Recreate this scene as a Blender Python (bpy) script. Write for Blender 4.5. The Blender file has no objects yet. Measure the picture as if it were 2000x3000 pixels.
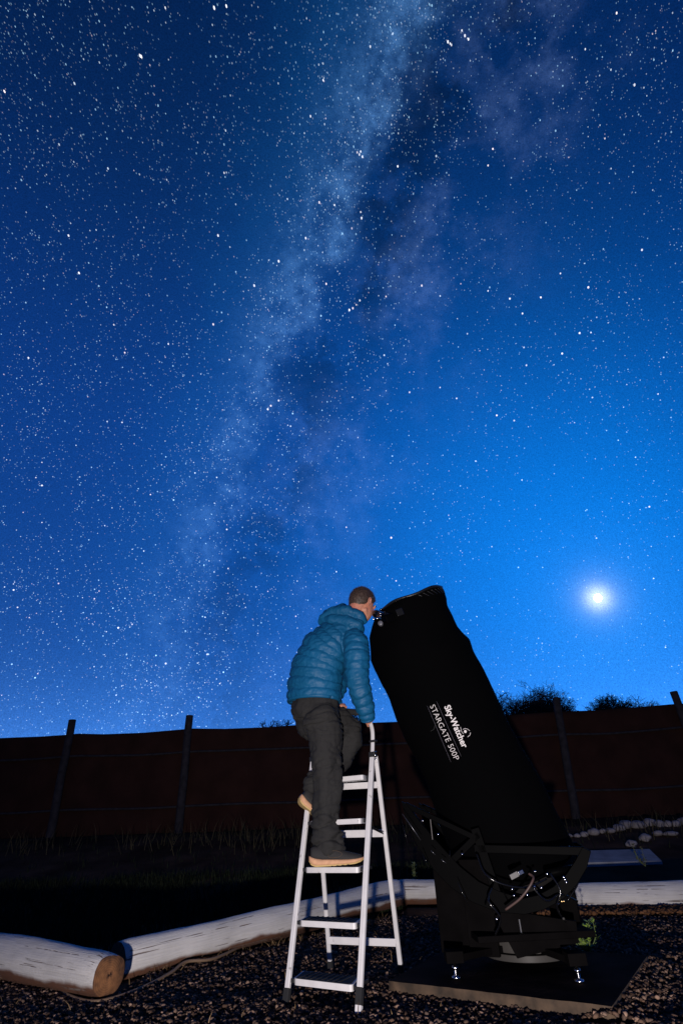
import bpy, bmesh, math, random
import numpy as np
from mathutils import Vector, Matrix, noise as mnoise
from mathutils.bvhtree import BVHTree

S = bpy.context.scene
COL = S.collection
random.seed(7)
RNG = np.random.default_rng(11)

# ------------------------------------------------------------------ camera
FPX, PITCH, ROLL, HCAM = 1580.0, math.radians(30.0), math.radians(2.85), 0.76
_f = Vector((0, math.cos(PITCH), math.sin(PITCH)))
_u0 = Vector((0, -math.sin(PITCH), math.cos(PITCH)))
_r0 = Vector((1, 0, 0))
_R = _r0 * math.cos(ROLL) - _u0 * math.sin(ROLL)
_U = _r0 * math.sin(ROLL) + _u0 * math.cos(ROLL)
CAM = Vector((0, 0, HCAM))
cd = bpy.data.cameras.new('camera')
cam = bpy.data.objects.new('camera', cd)
COL.objects.link(cam)
cam.matrix_world = Matrix.Translation(CAM) @ Matrix((_R, _U, -_f)).transposed().to_4x4()
cd.sensor_fit = 'VERTICAL'
cd.sensor_height = 24.0
cd.sensor_width = 16.0
cd.lens = 24.0 * FPX / 3000.0
cd.clip_start = 0.05
cd.clip_end = 3000
S.camera = cam

# ------------------------------------------------------------------ world, exposure, flash
W = bpy.data.worlds.new('World')
S.world = W
W.use_nodes = True
W.node_tree.nodes['Background'].inputs[0].default_value = (0.002, 0.012, 0.04, 1)
W.node_tree.nodes['Background'].inputs[1].default_value = 1.0
S.view_settings.view_transform = 'Standard'
S.view_settings.look = 'None'
S.view_settings.gamma = 1
S.view_settings.exposure = 0
S.view_settings.use_curve_mapping = False
S.render.engine = 'CYCLES'

FLASH = Vector((-0.25, -1.3, 0.17))
fl = bpy.data.lights.new('flash_lamp', 'SPOT')
fl.energy = 1160
fl.color = (1.0, 0.92, 0.885)
fl.shadow_soft_size = 0.035
fl.spot_size = math.radians(104)
fl.spot_blend = 0.9
flo = bpy.data.objects.new('flash_lamp', fl)
COL.objects.link(flo)
flo.location = FLASH
flo.rotation_euler = (Vector((0.55, 3.7, 1.65)) - FLASH).to_track_quat('-Z', 'Y').to_euler()


# ------------------------------------------------------------------ picture -> place helpers
def ray(px, py):
    return _f * FPX + _R * (px - 1000) + _U * (1500 - py)


def at_y(px, py, Y):
    d = ray(px, py)
    return CAM + d * (Y / d.y)


def at_z(px, py, z=0.0):
    d = ray(px, py)
    return CAM + d * ((z - HCAM) / d.z)


def terrain(x, y):
    t = min(1, max(0, (y - 6.6) / 4.4))
    k = 0 if y < 6.6 else t * t * (3 - 2 * t) * 0.55 + t * 0.45
    return (0.72 - 0.012 * x) * k


def at_ground(px, py):
    d = ray(px, py).normalized()
    t = 0.5
    while t < 60:
        p = CAM + d * t
        if p.z < terrain(p.x, p.y):
            return p
        t += 0.01
    return CAM + d * t


# ------------------------------------------------------------------ object helpers
BASE = {}


def tag(o, label=None, cat=None, group=None, kind=None):
    if label: o['label'] = label
    if cat: o['category'] = cat
    if group: o['group'] = group
    if kind: o['kind'] = kind
    return o


def thing(name, label, cat, loc=(0, 0, 0), group=None):
    o = bpy.data.objects.new(name, None)
    o.empty_display_size = 0.1
    COL.objects.link(o)
    o.location = loc
    BASE[o.name] = Vector(loc)
    return tag(o, label, cat, group)


def link(name, me, mat=None, parent=None, origin=None):
    """mesh given in world coordinates; rebased on its parent's (or own) origin"""
    base = BASE[parent.name] if parent is not None else Vector(origin or (0, 0, 0))
    if base.length > 0:
        me.transform(Matrix.Translation(-base))
    if mat is not None and len(me.materials) == 0:
        me.materials.append(mat)
    o = bpy.data.objects.new(name, me)
    COL.objects.link(o)
    if parent is not None:
        o.parent = parent
    else:
        o.location = base
    BASE[o.name] = base
    return o


class MB:
    def __init__(s):
        s.v = []
        s.f = []

    def add(s, vs, fs):
        n = len(s.v)
        s.v += [tuple(p) for p in vs]
        s.f += [tuple(n + i for i in f) for f in fs]
        return s

    def box(s, c, sx, sy, sz, ax=None, ay=None, az=None):
        ax = Vector(ax or (1, 0, 0)).normalized()
        ay = Vector(ay or (0, 1, 0)).normalized()
        az = Vector(az).normalized() if az else ax.cross(ay).normalized()
        c = Vector(c)
        vs = [c + ax * (i * sx / 2) + ay * (j * sy / 2) + az * (k * sz / 2) for k in (-1, 1) for j in (-1, 1) for i in (-1, 1)]
        return s.add(vs, [(0, 2, 3, 1), (4, 5, 7, 6), (0, 1, 5, 4), (2, 6, 7, 3), (0, 4, 6, 2), (1, 3, 7, 5)])

    def tube(s, pts, rad, n=8, up=None, cap=True, flat=1.0):
        pts = [Vector(p) for p in pts]
        m = len(pts)
        if not hasattr(rad, '__len__'): rad = [rad] * m
        t0 = (pts[1] - pts[0]).normalized()
        a = Vector(up) if up else (Vector((0, 0, 1)) if abs(t0.z) < 0.9 else Vector((0, 1, 0)))
        vs = []
        for i, p in enumerate(pts):
            t = (pts[min(i + 1, m - 1)] - pts[max(i - 1, 0)]).normalized()
            a = (a - t * a.dot(t)).normalized()
            b = t.cross(a)
            r = rad[i]
            rx, ry = (r if hasattr(r, '__len__') else (r, r * flat))
            for k in range(n):
                w = 2 * math.pi * k / n
                vs.append(p + a * (rx * math.cos(w)) + b * (ry * math.sin(w)))
        fs = [(i * n + k, i * n + (k + 1) % n, (i + 1) * n + (k + 1) % n, (i + 1) * n + k) for i in range(m - 1) for k in range(n)]
        if cap: fs += [tuple(range(n))[::-1], tuple((m - 1) * n + k for k in range(n))]
        return s.add(vs, fs)

    def ell(s, c, ax, ay, az, n=14, m=9):
        """ellipsoid with half-axis vectors"""
        c, ax, ay, az = Vector(c), Vector(ax), Vector(ay), Vector(az)
        vs = [c - az]
        for j in range(1, m):
            t = -math.pi / 2 + math.pi * j / m
            for k in range(n):
                w = 2 * math.pi * k / n
                vs.append(c + ax * (math.cos(t) * math.cos(w)) + ay * (math.cos(t) * math.sin(w)) + az * math.sin(t))
        vs.append(c + az)
        fs = [(0, 1 + (k + 1) % n, 1 + k) for k in range(n)]
        for j in range(m - 2):
            fs += [(1 + j * n + k, 1 + j * n + (k + 1) % n, 1 + (j + 1) * n + (k + 1) % n, 1 + (j + 1) * n + k) for k in range(n)]
        e = len(vs) - 1
        fs += [(e, 1 + (m - 2) * n + k, 1 + (m - 2) * n + (k + 1) % n) for k in range(n)]
        return s.add(vs, fs)

    def limb(s, pts, radii, n=16, up=None):
        """capsule chain: a lofted tube with rounded ends; radii are numbers or (rx, ry)"""
        pts = [Vector(p) for p in pts]
        rr = [(r, r) if not hasattr(r, '__len__') else r for r in radii]
        P, Q = [], []
        d0 = (pts[0] - pts[1]).normalized()
        d1 = (pts[-1] - pts[-2]).normalized()
        for w in (0.05, 0.5, 0.85):
            h = math.sqrt(1 - w * w) * 0.7
            P.append(pts[0] + d0 * (min(rr[0]) * h)); Q.append((rr[0][0] * w, rr[0][1] * w))
        for i in range(len(pts)):
            P.append(pts[i]); Q.append(rr[i])
        for w in (0.85, 0.5, 0.05):
            h = math.sqrt(1 - w * w) * 0.7
            P.append(pts[-1] + d1 * (min(rr[-1]) * h)); Q.append((rr[-1][0] * w, rr[-1][1] * w))
        return s.tube(P, Q, n=n, up=up)

    def mesh(s, name='m', smooth=False):
        me = bpy.data.meshes.new(name)
        me.from_pydata(s.v, [], s.f)
        me.update()
        if smooth: me.polygons.foreach_set('use_smooth', [True] * len(me.polygons))
        return me

    def build(s, name, mat, parent=None, smooth=False, bevel=0, origin=None, seg=2):
        o = link(name, s.mesh(name, smooth), mat, parent, origin)
        if bevel:
            b = o.modifiers.new('bevel', 'BEVEL')
            b.width = bevel; b.segments = seg; b.limit_method = 'ANGLE'; b.angle_limit = math.radians(40)
            b.harden_normals = True
            o.data.polygons.foreach_set('use_smooth', [True] * len(o.data.polygons))
        return o


def fuse(mb, voxel, smooth=4, factor=0.5):
    """union of overlapping closed shells into one continuous surface"""
    tmp = bpy.data.objects.new('tmp', mb.mesh('tmp'))
    COL.objects.link(tmp)
    m = tmp.modifiers.new('r', 'REMESH'); m.mode = 'VOXEL'; m.voxel_size = voxel; m.use_smooth_shade = True
    if smooth:
        k = tmp.modifiers.new('s', 'SMOOTH'); k.iterations = smooth; k.factor = factor
    dg = bpy.context.evaluated_depsgraph_get()
    me = bpy.data.meshes.new_from_object(tmp.evaluated_get(dg))
    bpy.data.objects.remove(tmp)
    me.polygons.foreach_set('use_smooth', [True] * len(me.polygons))
    me.materials.clear()
    return me


def get_co(me):
    a = np.empty(len(me.vertices) * 3, np.float32); me.vertices.foreach_get('co', a); return a.reshape(-1, 3)


def get_no(me):
    a = np.empty(len(me.vertices) * 3, np.float32); me.vertex_normals.foreach_get('vector', a); return a.reshape(-1, 3)


def set_co(me, a):
    me.vertices.foreach_set('co', np.asarray(a, np.float32).ravel()); me.update()


def nz(p, s, seed=0.0):
    return mnoise.noise(Vector((p[0] * s + seed, p[1] * s - seed, p[2] * s + 2 * seed)))


def raw_mesh(name, V, F3=None, F4=None):
    """fast numpy mesh"""
    me = bpy.data.meshes.new(name)
    V = np.asarray(V, np.float32)
    F = F3 if F3 is not None else F4
    k = F.shape[1]
    me.vertices.add(len(V)); me.vertices.foreach_set('co', V.ravel())
    me.loops.add(F.size); me.loops.foreach_set('vertex_index', F.astype(np.int32).ravel())
    me.polygons.add(len(F))
    me.polygons.foreach_set('loop_start', np.arange(0, F.size, k, dtype=np.int32))
    me.update(calc_edges=True)
    return me


# ------------------------------------------------------------------ materials
def mat(name, color=(0.5, 0.5, 0.5), rough=0.6, metal=0.0, spec=0.5, noise=None, bump=None, mix2=None, coords='Object'):
    """noise=(scale, amount) colour variation; mix2=(colour2, scale, lo, hi); bump=(scale, strength, dist)"""
    m = bpy.data.materials.new(name)
    m.use_nodes = True
    nt = m.node_tree
    b = nt.nodes['Principled BSDF']
    b.inputs['Base Color'].default_value = (*color, 1)
    b.inputs['Roughness'].default_value = rough
    b.inputs['Metallic'].default_value = metal
    b.inputs['Specular IOR Level'].default_value = spec
    tc = nt.nodes.new('ShaderNodeTexCoord')
    last = None
    if mix2:
        n = nt.nodes.new('ShaderNodeTexNoise'); n.inputs['Scale'].default_value = mix2[1]; n.inputs['Detail'].default_value = 6
        nt.links.new(tc.outputs[coords], n.inputs['Vector'])
        r = nt.nodes.new('ShaderNodeMapRange'); r.inputs['From Min'].default_value = mix2[2]; r.inputs['From Max'].default_value = mix2[3]
        nt.links.new(n.outputs['Fac'], r.inputs['Value'])
        x = nt.nodes.new('ShaderNodeMix'); x.data_type = 'RGBA'
        x.inputs[6].default_value = (*color, 1); x.inputs[7].default_value = (*mix2[0], 1)
        nt.links.new(r.outputs[0], x.inputs[0]); last = x.outputs[2]
    if noise:
        n = nt.nodes.new('ShaderNodeTexNoise'); n.inputs['Scale'].default_value = noise[0]; n.inputs['Detail'].default_value = 8
        nt.links.new(tc.outputs[coords], n.inputs['Vector'])
        r = nt.nodes.new('ShaderNodeMapRange'); r.inputs['From Min'].default_value = 0.3; r.inputs['From Max'].default_value = 0.7
        r.inputs['To Min'].default_value = 1 - noise[1]; r.inputs['To Max'].default_value = 1 + noise[1]
        nt.links.new(n.outputs['Fac'], r.inputs['Value'])
        x = nt.nodes.new('ShaderNodeMix'); x.data_type = 'RGBA'; x.blend_type = 'MULTIPLY'; x.inputs[0].default_value = 1
        x.inputs[6].default_value = (*color, 1)
        if last: nt.links.new(last, x.inputs[6])
        nt.links.new(r.outputs[0], x.inputs[7]); last = x.outputs[2]
    if last: nt.links.new(last, b.inputs['Base Color'])
    if bump:
        n = nt.nodes.new('ShaderNodeTexNoise'); n.inputs['Scale'].default_value = bump[0]; n.inputs['Detail'].default_value = 6
        nt.links.new(tc.outputs[coords], n.inputs['Vector'])
        bp = nt.nodes.new('ShaderNodeBump'); bp.inputs['Strength'].default_value = bump[1]; bp.inputs['Distance'].default_value = bump[2]
        nt.links.new(n.outputs['Fac'], bp.inputs['Height']); nt.links.new(bp.outputs[0], b.inputs['Normal'])
    return m


class NT:
    """small node-maths writer"""
    def __init__(s, nt): s.nt = nt

    def _in(s, sock, v):
        if isinstance(v, (int, float)): sock.default_value = v
        elif isinstance(v, (tuple, list)): sock.default_value = v
        else: s.nt.links.new(v, sock)

    def m(s, op, a, b=None, c=None, clamp=False):
        n = s.nt.nodes.new('ShaderNodeMath'); n.operation = op; n.use_clamp = clamp
        s._in(n.inputs[0], a)
        if b is not None: s._in(n.inputs[1], b)
        if c is not None: s._in(n.inputs[2], c)
        return n.outputs[0]

    def dot(s, v, d):
        n = s.nt.nodes.new('ShaderNodeVectorMath'); n.operation = 'DOT_PRODUCT'
        s._in(n.inputs[0], v); n.inputs[1].default_value = tuple(d)
        return n.outputs['Value']

    def vs(s, col, f):   # colour * scalar
        n = s.nt.nodes.new('ShaderNodeVectorMath'); n.operation = 'SCALE'
        s._in(n.inputs[0], tuple(col)); s._in(n.inputs['Scale'], f)
        return n.outputs[0]

    def va(s, a, b):
        n = s.nt.nodes.new('ShaderNodeVectorMath'); n.operation = 'ADD'
        s._in(n.inputs[0], a); s._in(n.inputs[1], b)
        return n.outputs[0]

    def noise(s, v, scale, detail=6, rough=0.55, dist=0.0):
        n = s.nt.nodes.new('ShaderNodeTexNoise'); n.inputs['Scale'].default_value = scale
        n.inputs['Detail'].default_value = detail; n.inputs['Roughness'].default_value = rough; n.inputs['Distortion'].default_value = dist
        s._in(n.inputs['Vector'], v)
        return n.outputs['Fac']

    def rng(s, v, a, b, c=0.0, d=1.0, smooth=True):
        n = s.nt.nodes.new('ShaderNodeMapRange'); n.interpolation_type = 'SMOOTHSTEP' if smooth else 'LINEAR'
        s._in(n.inputs['Value'], v)
        for i, x in zip(('From Min', 'From Max', 'To Min', 'To Max'), (a, b, c, d)): n.inputs[i].default_value = x
        return n.outputs[0]


# ------------------------------------------------------------------ sky dome, stars, moon
MOON = ray(1750, 1752).normalized()
SKY_R = 900.0


def sky_material():
    m = bpy.data.materials.new('night_sky'); m.use_nodes = True
    nt = m.node_tree; nt.nodes.clear()
    q = NT(nt)
    tc = nt.nodes.new('ShaderNodeTexCoord')
    nrm = nt.nodes.new('ShaderNodeVectorMath'); nrm.operation = 'NORMALIZE'
    nt.links.new(tc.outputs['Object'], nrm.inputs[0]); D = nrm.outputs[0]
    e = q.m('MAXIMUM', q.dot(D, (0, 0, 1)), 0.0)
    g = q.dot(D, MOON)
    l = q.dot(D, (-0.5106, 0.857, 0.0694))
    f3 = q.rng(e, 0.985, 0.565)
    f4 = q.m('EXPONENT', q.m('MULTIPLY', q.m('SUBTRACT', g, 1), 12))
    f5 = q.m('EXPONENT', q.m('MULTIPLY', q.m('SUBTRACT', l, 1), 3))
    f2 = q.m('MULTIPLY', q.m('EXPONENT', q.m('MULTIPLY', e, -12)), q.rng(q.dot(D, (0.2, 0.97, 0)), -0.4, 0.7, 0.15, 1.0))
    s0 = q.m('DIVIDE', q.m('ADD', q.dot(D, (-0.9019, -0.3664, 0.2287)), 0.05), 0.42)
    f6 = q.m('EXPONENT', q.m('MULTIPLY', q.m('MULTIPLY', s0, s0), -1))
    c = q.va(q.vs((0.0008, 0.0105, 0.095), f3), (0.0002, 0.0025, 0.022))
    c = q.va(c, q.vs((0.19, 0.65, 1.8), f2))
    c = q.va(c, q.vs((0.0, 0.195, 0.70), f4))
    c = q.va(c, q.vs((0.0046, 0.044, 0.165), f5))
    c = q.va(c, q.vs((0.0008, 0.0125, 0.060), f6))
    # glow of the air round the moon
    def sg(k): return q.m('EXPONENT', q.m('MULTIPLY', q.m('SUBTRACT', g, 1), k))
    c = q.va(c, q.vs((0.7, 0.65, 0.6), sg(6500)))
    c = q.va(c, q.vs((0.14, 0.165, 0.18), sg(1500)))
    c = q.va(c, q.vs((0.014, 0.028, 0.03), sg(260)))
    # the milky way: a band on a great circle, brightest towards the zenith, split by a dark rift
    N = Vector((-0.9019, -0.3664, 0.2287))
    wob = q.m('MULTIPLY', q.m('SUBTRACT', q.noise(D, 3.5, 3), 0.5), 0.10)
    s = q.m('ADD', q.m('ADD', q.dot(D, N), wob), q.m('MULTIPLY', q.m('SUBTRACT', q.noise(D, 13, 7, 0.65), 0.5), 0.11))

    def band(c0, w):
        t = q.m('DIVIDE', q.m('SUBTRACT', s, c0), w)
        return q.m('EXPONENT', q.m('MULTIPLY', q.m('MULTIPLY', t, t), -1))
    alt = q.rng(e, 0.15, 0.97, 0.36, 1.0, False)
    n1 = q.rng(q.noise(D, 13, 10, 0.64, 0.0), 0.40, 0.62)
    n2 = q.rng(q.noise(D, 7.5, 10, 0.62, 0.0), 0.43, 0.62)
    n3 = q.rng(q.noise(D, 34, 9, 0.7, 0.0), 0.32, 0.70, 0.35, 1.6)
    a = q.m('MULTIPLY', q.m('MULTIPLY', q.m('MULTIPLY', band(0.005, 0.065), q.rng(s, -0.060, -0.005)), q.m('ADD', q.m('MULTIPLY', n1, 0.85), 0.22)), alt)
    b = q.m('MULTIPLY', q.m('MULTIPLY', band(-0.17, 0.11), n2), alt)
    cl = q.m('MULTIPLY', band(0.07, 0.09), alt)
    a = q.m('MULTIPLY', a, n3); b = q.m('MULTIPLY', b, n3)
    c = q.va(c, q.vs((0.034, 0.085, 0.172), a))
    c = q.va(c, q.vs((0.026, 0.044, 0.092), b))
    c = q.va(c, q.vs((0.001, 0.020, 0.055), cl))
    rift = q.m('MULTIPLY', q.m('MULTIPLY', band(-0.085, 0.06), q.rng(q.noise(D, 11, 10, 0.66, 0.0), 0.44, 0.56)), q.rng(e, 0.3, 0.9, 0.18, 0.42, False))
    c = q.va(c, q.vs((0, 0, 0), 1.0))
    sc = nt.nodes.new('ShaderNodeVectorMath'); sc.operation = 'SCALE'
    nt.links.new(c, sc.inputs[0]); nt.links.new(q.m('SUBTRACT', 1.0, rift), sc.inputs['Scale']); c = sc.outputs[0]
    # faint unresolved stars and air-glow texture
    gr = q.rng(q.noise(D, 560, 2, 0.7), 0.25, 0.75, 0.70, 1.30, False)
    sc = nt.nodes.new('ShaderNodeVectorMath'); sc.operation = 'SCALE'
    nt.links.new(c, sc.inputs[0]); nt.links.new(gr, sc.inputs['Scale']); c = sc.outputs[0]
    em = nt.nodes.new('ShaderNodeEmission'); nt.links.new(c, em.inputs[0])
    out = nt.nodes.new('ShaderNodeOutputMaterial'); nt.links.new(em.outputs[0], out.inputs[0])
    try: m.cycles.emission_sampling = 'NONE'
    except Exception: pass
    return m


bm = bmesh.new(); bmesh.ops.create_icosphere(bm, subdivisions=5, radius=SKY_R)
me = bpy.data.meshes.new('sky'); bm.to_mesh(me); bm.free()
sky = link('sky', me, sky_material())
sky.location = (0, 0, 0.76)
BASE[sky.name] = Vector((0, 0, 0.76))
tag(sky, kind='structure')


def star_mesh():
    bright = [(850, 107), (1033, 100), (742, 184), (825, 355), (913, 382), (1120, 380), (733, 465), (768, 471), (828, 487), (830, 501),
              (702, 547), (515, 397), (501, 541), (158, 541), (182, 627), (749, 652), (968, 656), (886, 681), (1120, 668), (1170, 686),
              (584, 656), (1199, 720), (1290, 812), (1208, 839), (1241, 683), (1286, 628), (1356, 764), (1388, 318), (1343, 113),
              (1456, 195), (1415, 30), (1473, 574), (1131, 342), (527, 826), (387, 790), (262, 746), (287, 810), (66, 822), (940, 901),
              (1140, 954), (1048, 915), (1180, 966), (1010, 890), (97, 1062), (83, 1097), (97, 1115), (281, 970), (346, 1136),
              (521, 1216), (524, 1306), (476, 1503), (381, 1524), (304, 1434), (272, 1442), (505, 1570), (1490, 1164), (795, 1211),
              (898, 1235), (32, 1355), (41, 1395), (97, 1200), (325, 130), (1350, 660), (1510, 905), (380, 18), (492, 18), (520, 14),
              (11, 210), (322, 128), (490, 745), (640, 600), (1330, 765), (818, 700), (810, 708), (802, 712), (826, 690), (615, 940),
              (622, 932), (640, 920), (713, 267), (1060, 70), (1067, 82), (1075, 90), (1028, 96), (1036, 103), (820, 350), (828, 348), (832, 360)]
    D, siz, el, col, bri = [], [], [], [], []
    R3 = np.array(_R); U3 = np.array(_U); F3 = np.array(_f)

    def put(px, py, r, b, tint):
        D.append(F3 * FPX + R3 * (px - 1000) + U3 * (1500 - py))
        siz.append(r); bri.append(b); col.append(tint)
        el.append((px, py))
    for x, y in bright:
        put(x / 0.784, y / 0.784, random.uniform(2.0, 3.2), random.uniform(0.9, 1.6), (0.95, 0.97, 1.0) if random.random() < .75 else (1, 0.88, 0.85))
    # field stars seen in and around the picture
    n = 0
    while n < 46000:
        px = random.uniform(-900, 2900); py = random.uniform(-900, 2450)
        # clumpy field, denser on the left and along the milky way, thinner in the moonlight
        bx = 1170 - (py - 80) * 0.365
        dens = 0.36 + 0.55 * math.exp(-((px - bx) / 210) ** 2) + 0.22 * max(0, (900 - px) / 900)
        dens *= 1 - 0.6 * math.exp(-(((px - 1750) / 420) ** 2 + ((py - 1800) / 500) ** 2))
        dens *= 0.75 + 0.9 * mnoise.noise(Vector((px * 0.006, py * 0.006, 3.3)))
        if random.random() > dens: continue
        n += 1
        u = random.random()
        if u < 0.006: r, b = random.uniform(1.9, 2.6), random.uniform(0.7, 1.2)
        elif u < 0.085: r, b = random.uniform(1.35, 2.0), random.uniform(0.4, 0.9)
        else: r, b = random.uniform(1.05, 1.75), 0.08 + 0.42 * random.random() ** 1.8
        k = random.random()
        tint = (0.45, 0.78, 1.0) if k < 0.6 else ((0.75, 0.9, 1.0) if k < 0.96 else (1.0, 0.85, 0.9))
        low = max(0, min(1, (py - 700) / 1300))
        put(px, py, r * (1.08 - 0.10 * (1 - low)), b * (0.85 + 0.75 * low), tint)
    nin = len(D)
    # the rest of the sky dome
    k = 0
    while k < 9000:
        v = RNG.normal(size=3); v /= np.linalg.norm(v)
        if v[2] < -0.02: continue
        z = v @ F3
        if z > 0.3:
            px = 1000 + FPX * (v @ R3) / z; py = 1500 - FPX * (v @ U3) / z
            if -900 < px < 2900 and -900 < py < 2450: continue
        k += 1
        D.append(v); siz.append(RNG.uniform(1.2, 2.6)); bri.append(RNG.uniform(.1, .8)); col.append((0.8, 0.9, 1)); el.append(None)
    D = np.array(D); D /= np.linalg.norm(D, axis=1)[:, None]
    V = []; C = []
    rad = SKY_R * 0.975
    for i, d in enumerate(D):
        z = d @ F3
        c2 = 1.0
        if el[i] is not None:
            px, py = el[i]
            # wide-angle trail: elongated towards the top of the frame
            t = max(0, min(1, (1250 - py) / 1150))
            L = 1 + 1.5 * t * (0.55 + 0.45 * min(1, abs(px - 1500) / 900))
            slope = 0.10 + 0.42 * max(0, (1000 - px) / 1000) - 0.10 * max(0, (px - 1300) / 700)
            dirv = -U3 + R3 * slope
            c2 = z * z   # keeps the apparent size even across the wide field
        else:
            L = 1.4; dirv = -U3
        a = dirv - d * (dirv @ d); a /= np.linalg.norm(a)
        b = np.cross(d, a)
        w = siz[i] / FPX * rad * (z if el[i] is not None else 0.9) * 0.95; wl = w * (z if el[i] is not None else 1)
        for k in range(6):
            th = k * math.pi / 3
            V.append(d * rad + a * (wl * L * math.cos(th)) + b * (w * 0.92 * math.sin(th)))
        q = bri[i]
        C.append([col[i][0] * q, col[i][1] * q, col[i][2] * q, 1])
    F = np.arange(len(D) * 6).reshape(-1, 6)
    me = raw_mesh('stars', np.array(V), F4=F)
    at = me.color_attributes.new('tint', 'FLOAT_COLOR', 'POINT')
    at.data.foreach_set('color', np.repeat(np.array(C, np.float32), 6, axis=0).ravel())
    return me


m = bpy.data.materials.new('starlight'); m.use_nodes = True; nt = m.node_tree; nt.nodes.clear()
at = nt.nodes.new('ShaderNodeAttribute'); at.attribute_name = 'tint'
em = nt.nodes.new('ShaderNodeEmission'); nt.links.new(at.outputs['Color'], em.inputs[0]); em.inputs[1].default_value = 0.85
ou = nt.nodes.new('ShaderNodeOutputMaterial'); tr_ = nt.nodes.new('ShaderNodeBsdfTransparent'); ad = nt.nodes.new('ShaderNodeAddShader')
nt.links.new(em.outputs[0], ad.inputs[0]); nt.links.new(tr_.outputs[0], ad.inputs[1]); nt.links.new(ad.outputs[0], ou.inputs[0])
m.cycles.emission_sampling = 'NONE'
me = star_mesh(); me.materials.append(m)
stars = bpy.data.objects.new('stars', me); COL.objects.link(stars); stars.parent = sky
tag(stars, kind='stuff')

bm = bmesh.new(); bmesh.ops.create_icosphere(bm, subdivisions=4, radius=SKY_R * 0.94 * 9.5 / FPX)
me = bpy.data.meshes.new('moon'); bm.to_mesh(me); bm.free()
me.polygons.foreach_set('use_smooth', [True] * len(me.polygons))
m = bpy.data.materials.new('moonlight'); m.use_nodes = True; nt = m.node_tree; nt.nodes.clear()
em = nt.nodes.new('ShaderNodeEmission'); em.inputs[0].default_value = (0.8, 0.9, 1, 1); em.inputs[1].default_value = 90
ou = nt.nodes.new('ShaderNodeOutputMaterial'); nt.links.new(em.outputs[0], ou.inputs[0])
moon = link('moon', me, m)
moon.location = MOON * SKY_R * 0.94 + CAM
tag(moon, 'brilliant white moon low in the sky right of the telescope', 'moon')

# ------------------------------------------------------------------ ground
LOGLINE = [(-9.0, 8.6), (-2.75, 4.75), (-1.40, 3.88), (-1.36, 4.45), (0.42, 6.5), (1.8, 6.08), (3.6, 5.62), (9.0, 4.6)]


def bed_edge(x):
    for (x0, y0), (x1, y1) in zip(LOGLINE[:-1], LOGLINE[1:]):
        if x0 <= x <= x1: return y0 + (y1 - y0) * (x - x0) / (x1 - x0)
    return 5.0


def grid_axis(fine0, fine1, step, far, g=1.25):
    a = list(np.arange(fine0, fine1, step)); s = step
    x = fine1; hi = []
    while x < far: hi.append(x); s *= g; x += s
    s = step; x = fine0; lo = []
    while x > -far: s *= g; x -= s; lo.append(x)
    return np.array(lo[::-1] + a + hi)


gx = grid_axis(-7, 7, 0.06, 800); gy = grid_axis(-1, 12, 0.06, 800)
GX, GY = np.meshgrid(gx, gy)
T = np.clip((GY - 6.6) / 4.4, 0, 1)
GZ = (0.72 - 0.012 * np.clip(GX, -20, 20)) * (T * T * (3 - 2 * T) * 0.55 + T * 0.45)
flatx = GX.ravel(); flaty = GY.ravel()
nz1 = np.array([mnoise.noise(Vector((x * 1.7, y * 1.7, 0))) * 0.012 + mnoise.noise(Vector((x * 7, y * 7, 5))) * 0.006 if abs(x) < 20 and -3 < y < 25 else 0 for x, y in zip(flatx, flaty)])
edge = np.array([bed_edge(x) for x in gx])[None, :].repeat(len(gy), 0)
berm = 0.055 * np.exp(-((GY - (edge - 0.16)) / 0.13) ** 2) * (np.abs(GX) < 9)
GZ2 = GZ + nz1.reshape(GX.shape) - 0.012 + berm * (GX > 0.4)
nx, ny = len(gx), len(gy)
idx = np.arange(nx * ny).reshape(ny, nx)
F = np.stack([idx[:-1, :-1], idx[:-1, 1:], idx[1:, 1:], idx[1:, :-1]], -1).reshape(-1, 4)
me = raw_mesh('ground', np.stack([GX, GY, GZ2], -1).reshape(-1, 3), F4=F)
me.polygons.foreach_set('use_smooth', [True] * len(me.polygons))
m_soil = mat('dry_soil', (0.060, 0.034, 0.021), 0.95, spec=0.05, noise=(3, 0.35), mix2=((0.026, 0.015, 0.010), 1.3, 0.42, 0.6), bump=(60, 0.5, 0.01))
ground = link('ground', me, m_soil)
tag(ground, kind='structure')

# ------------------------------------------------------------------ gravel
ICO = []
bm = bmesh.new(); bmesh.ops.create_icosphere(bm, subdivisions=1, radius=1.0)
ico_v = np.array([v.co[:] for v in bm.verts]); ico_f = np.array([[v.index for v in f.verts] for f in bm.faces]); bm.free()


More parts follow.
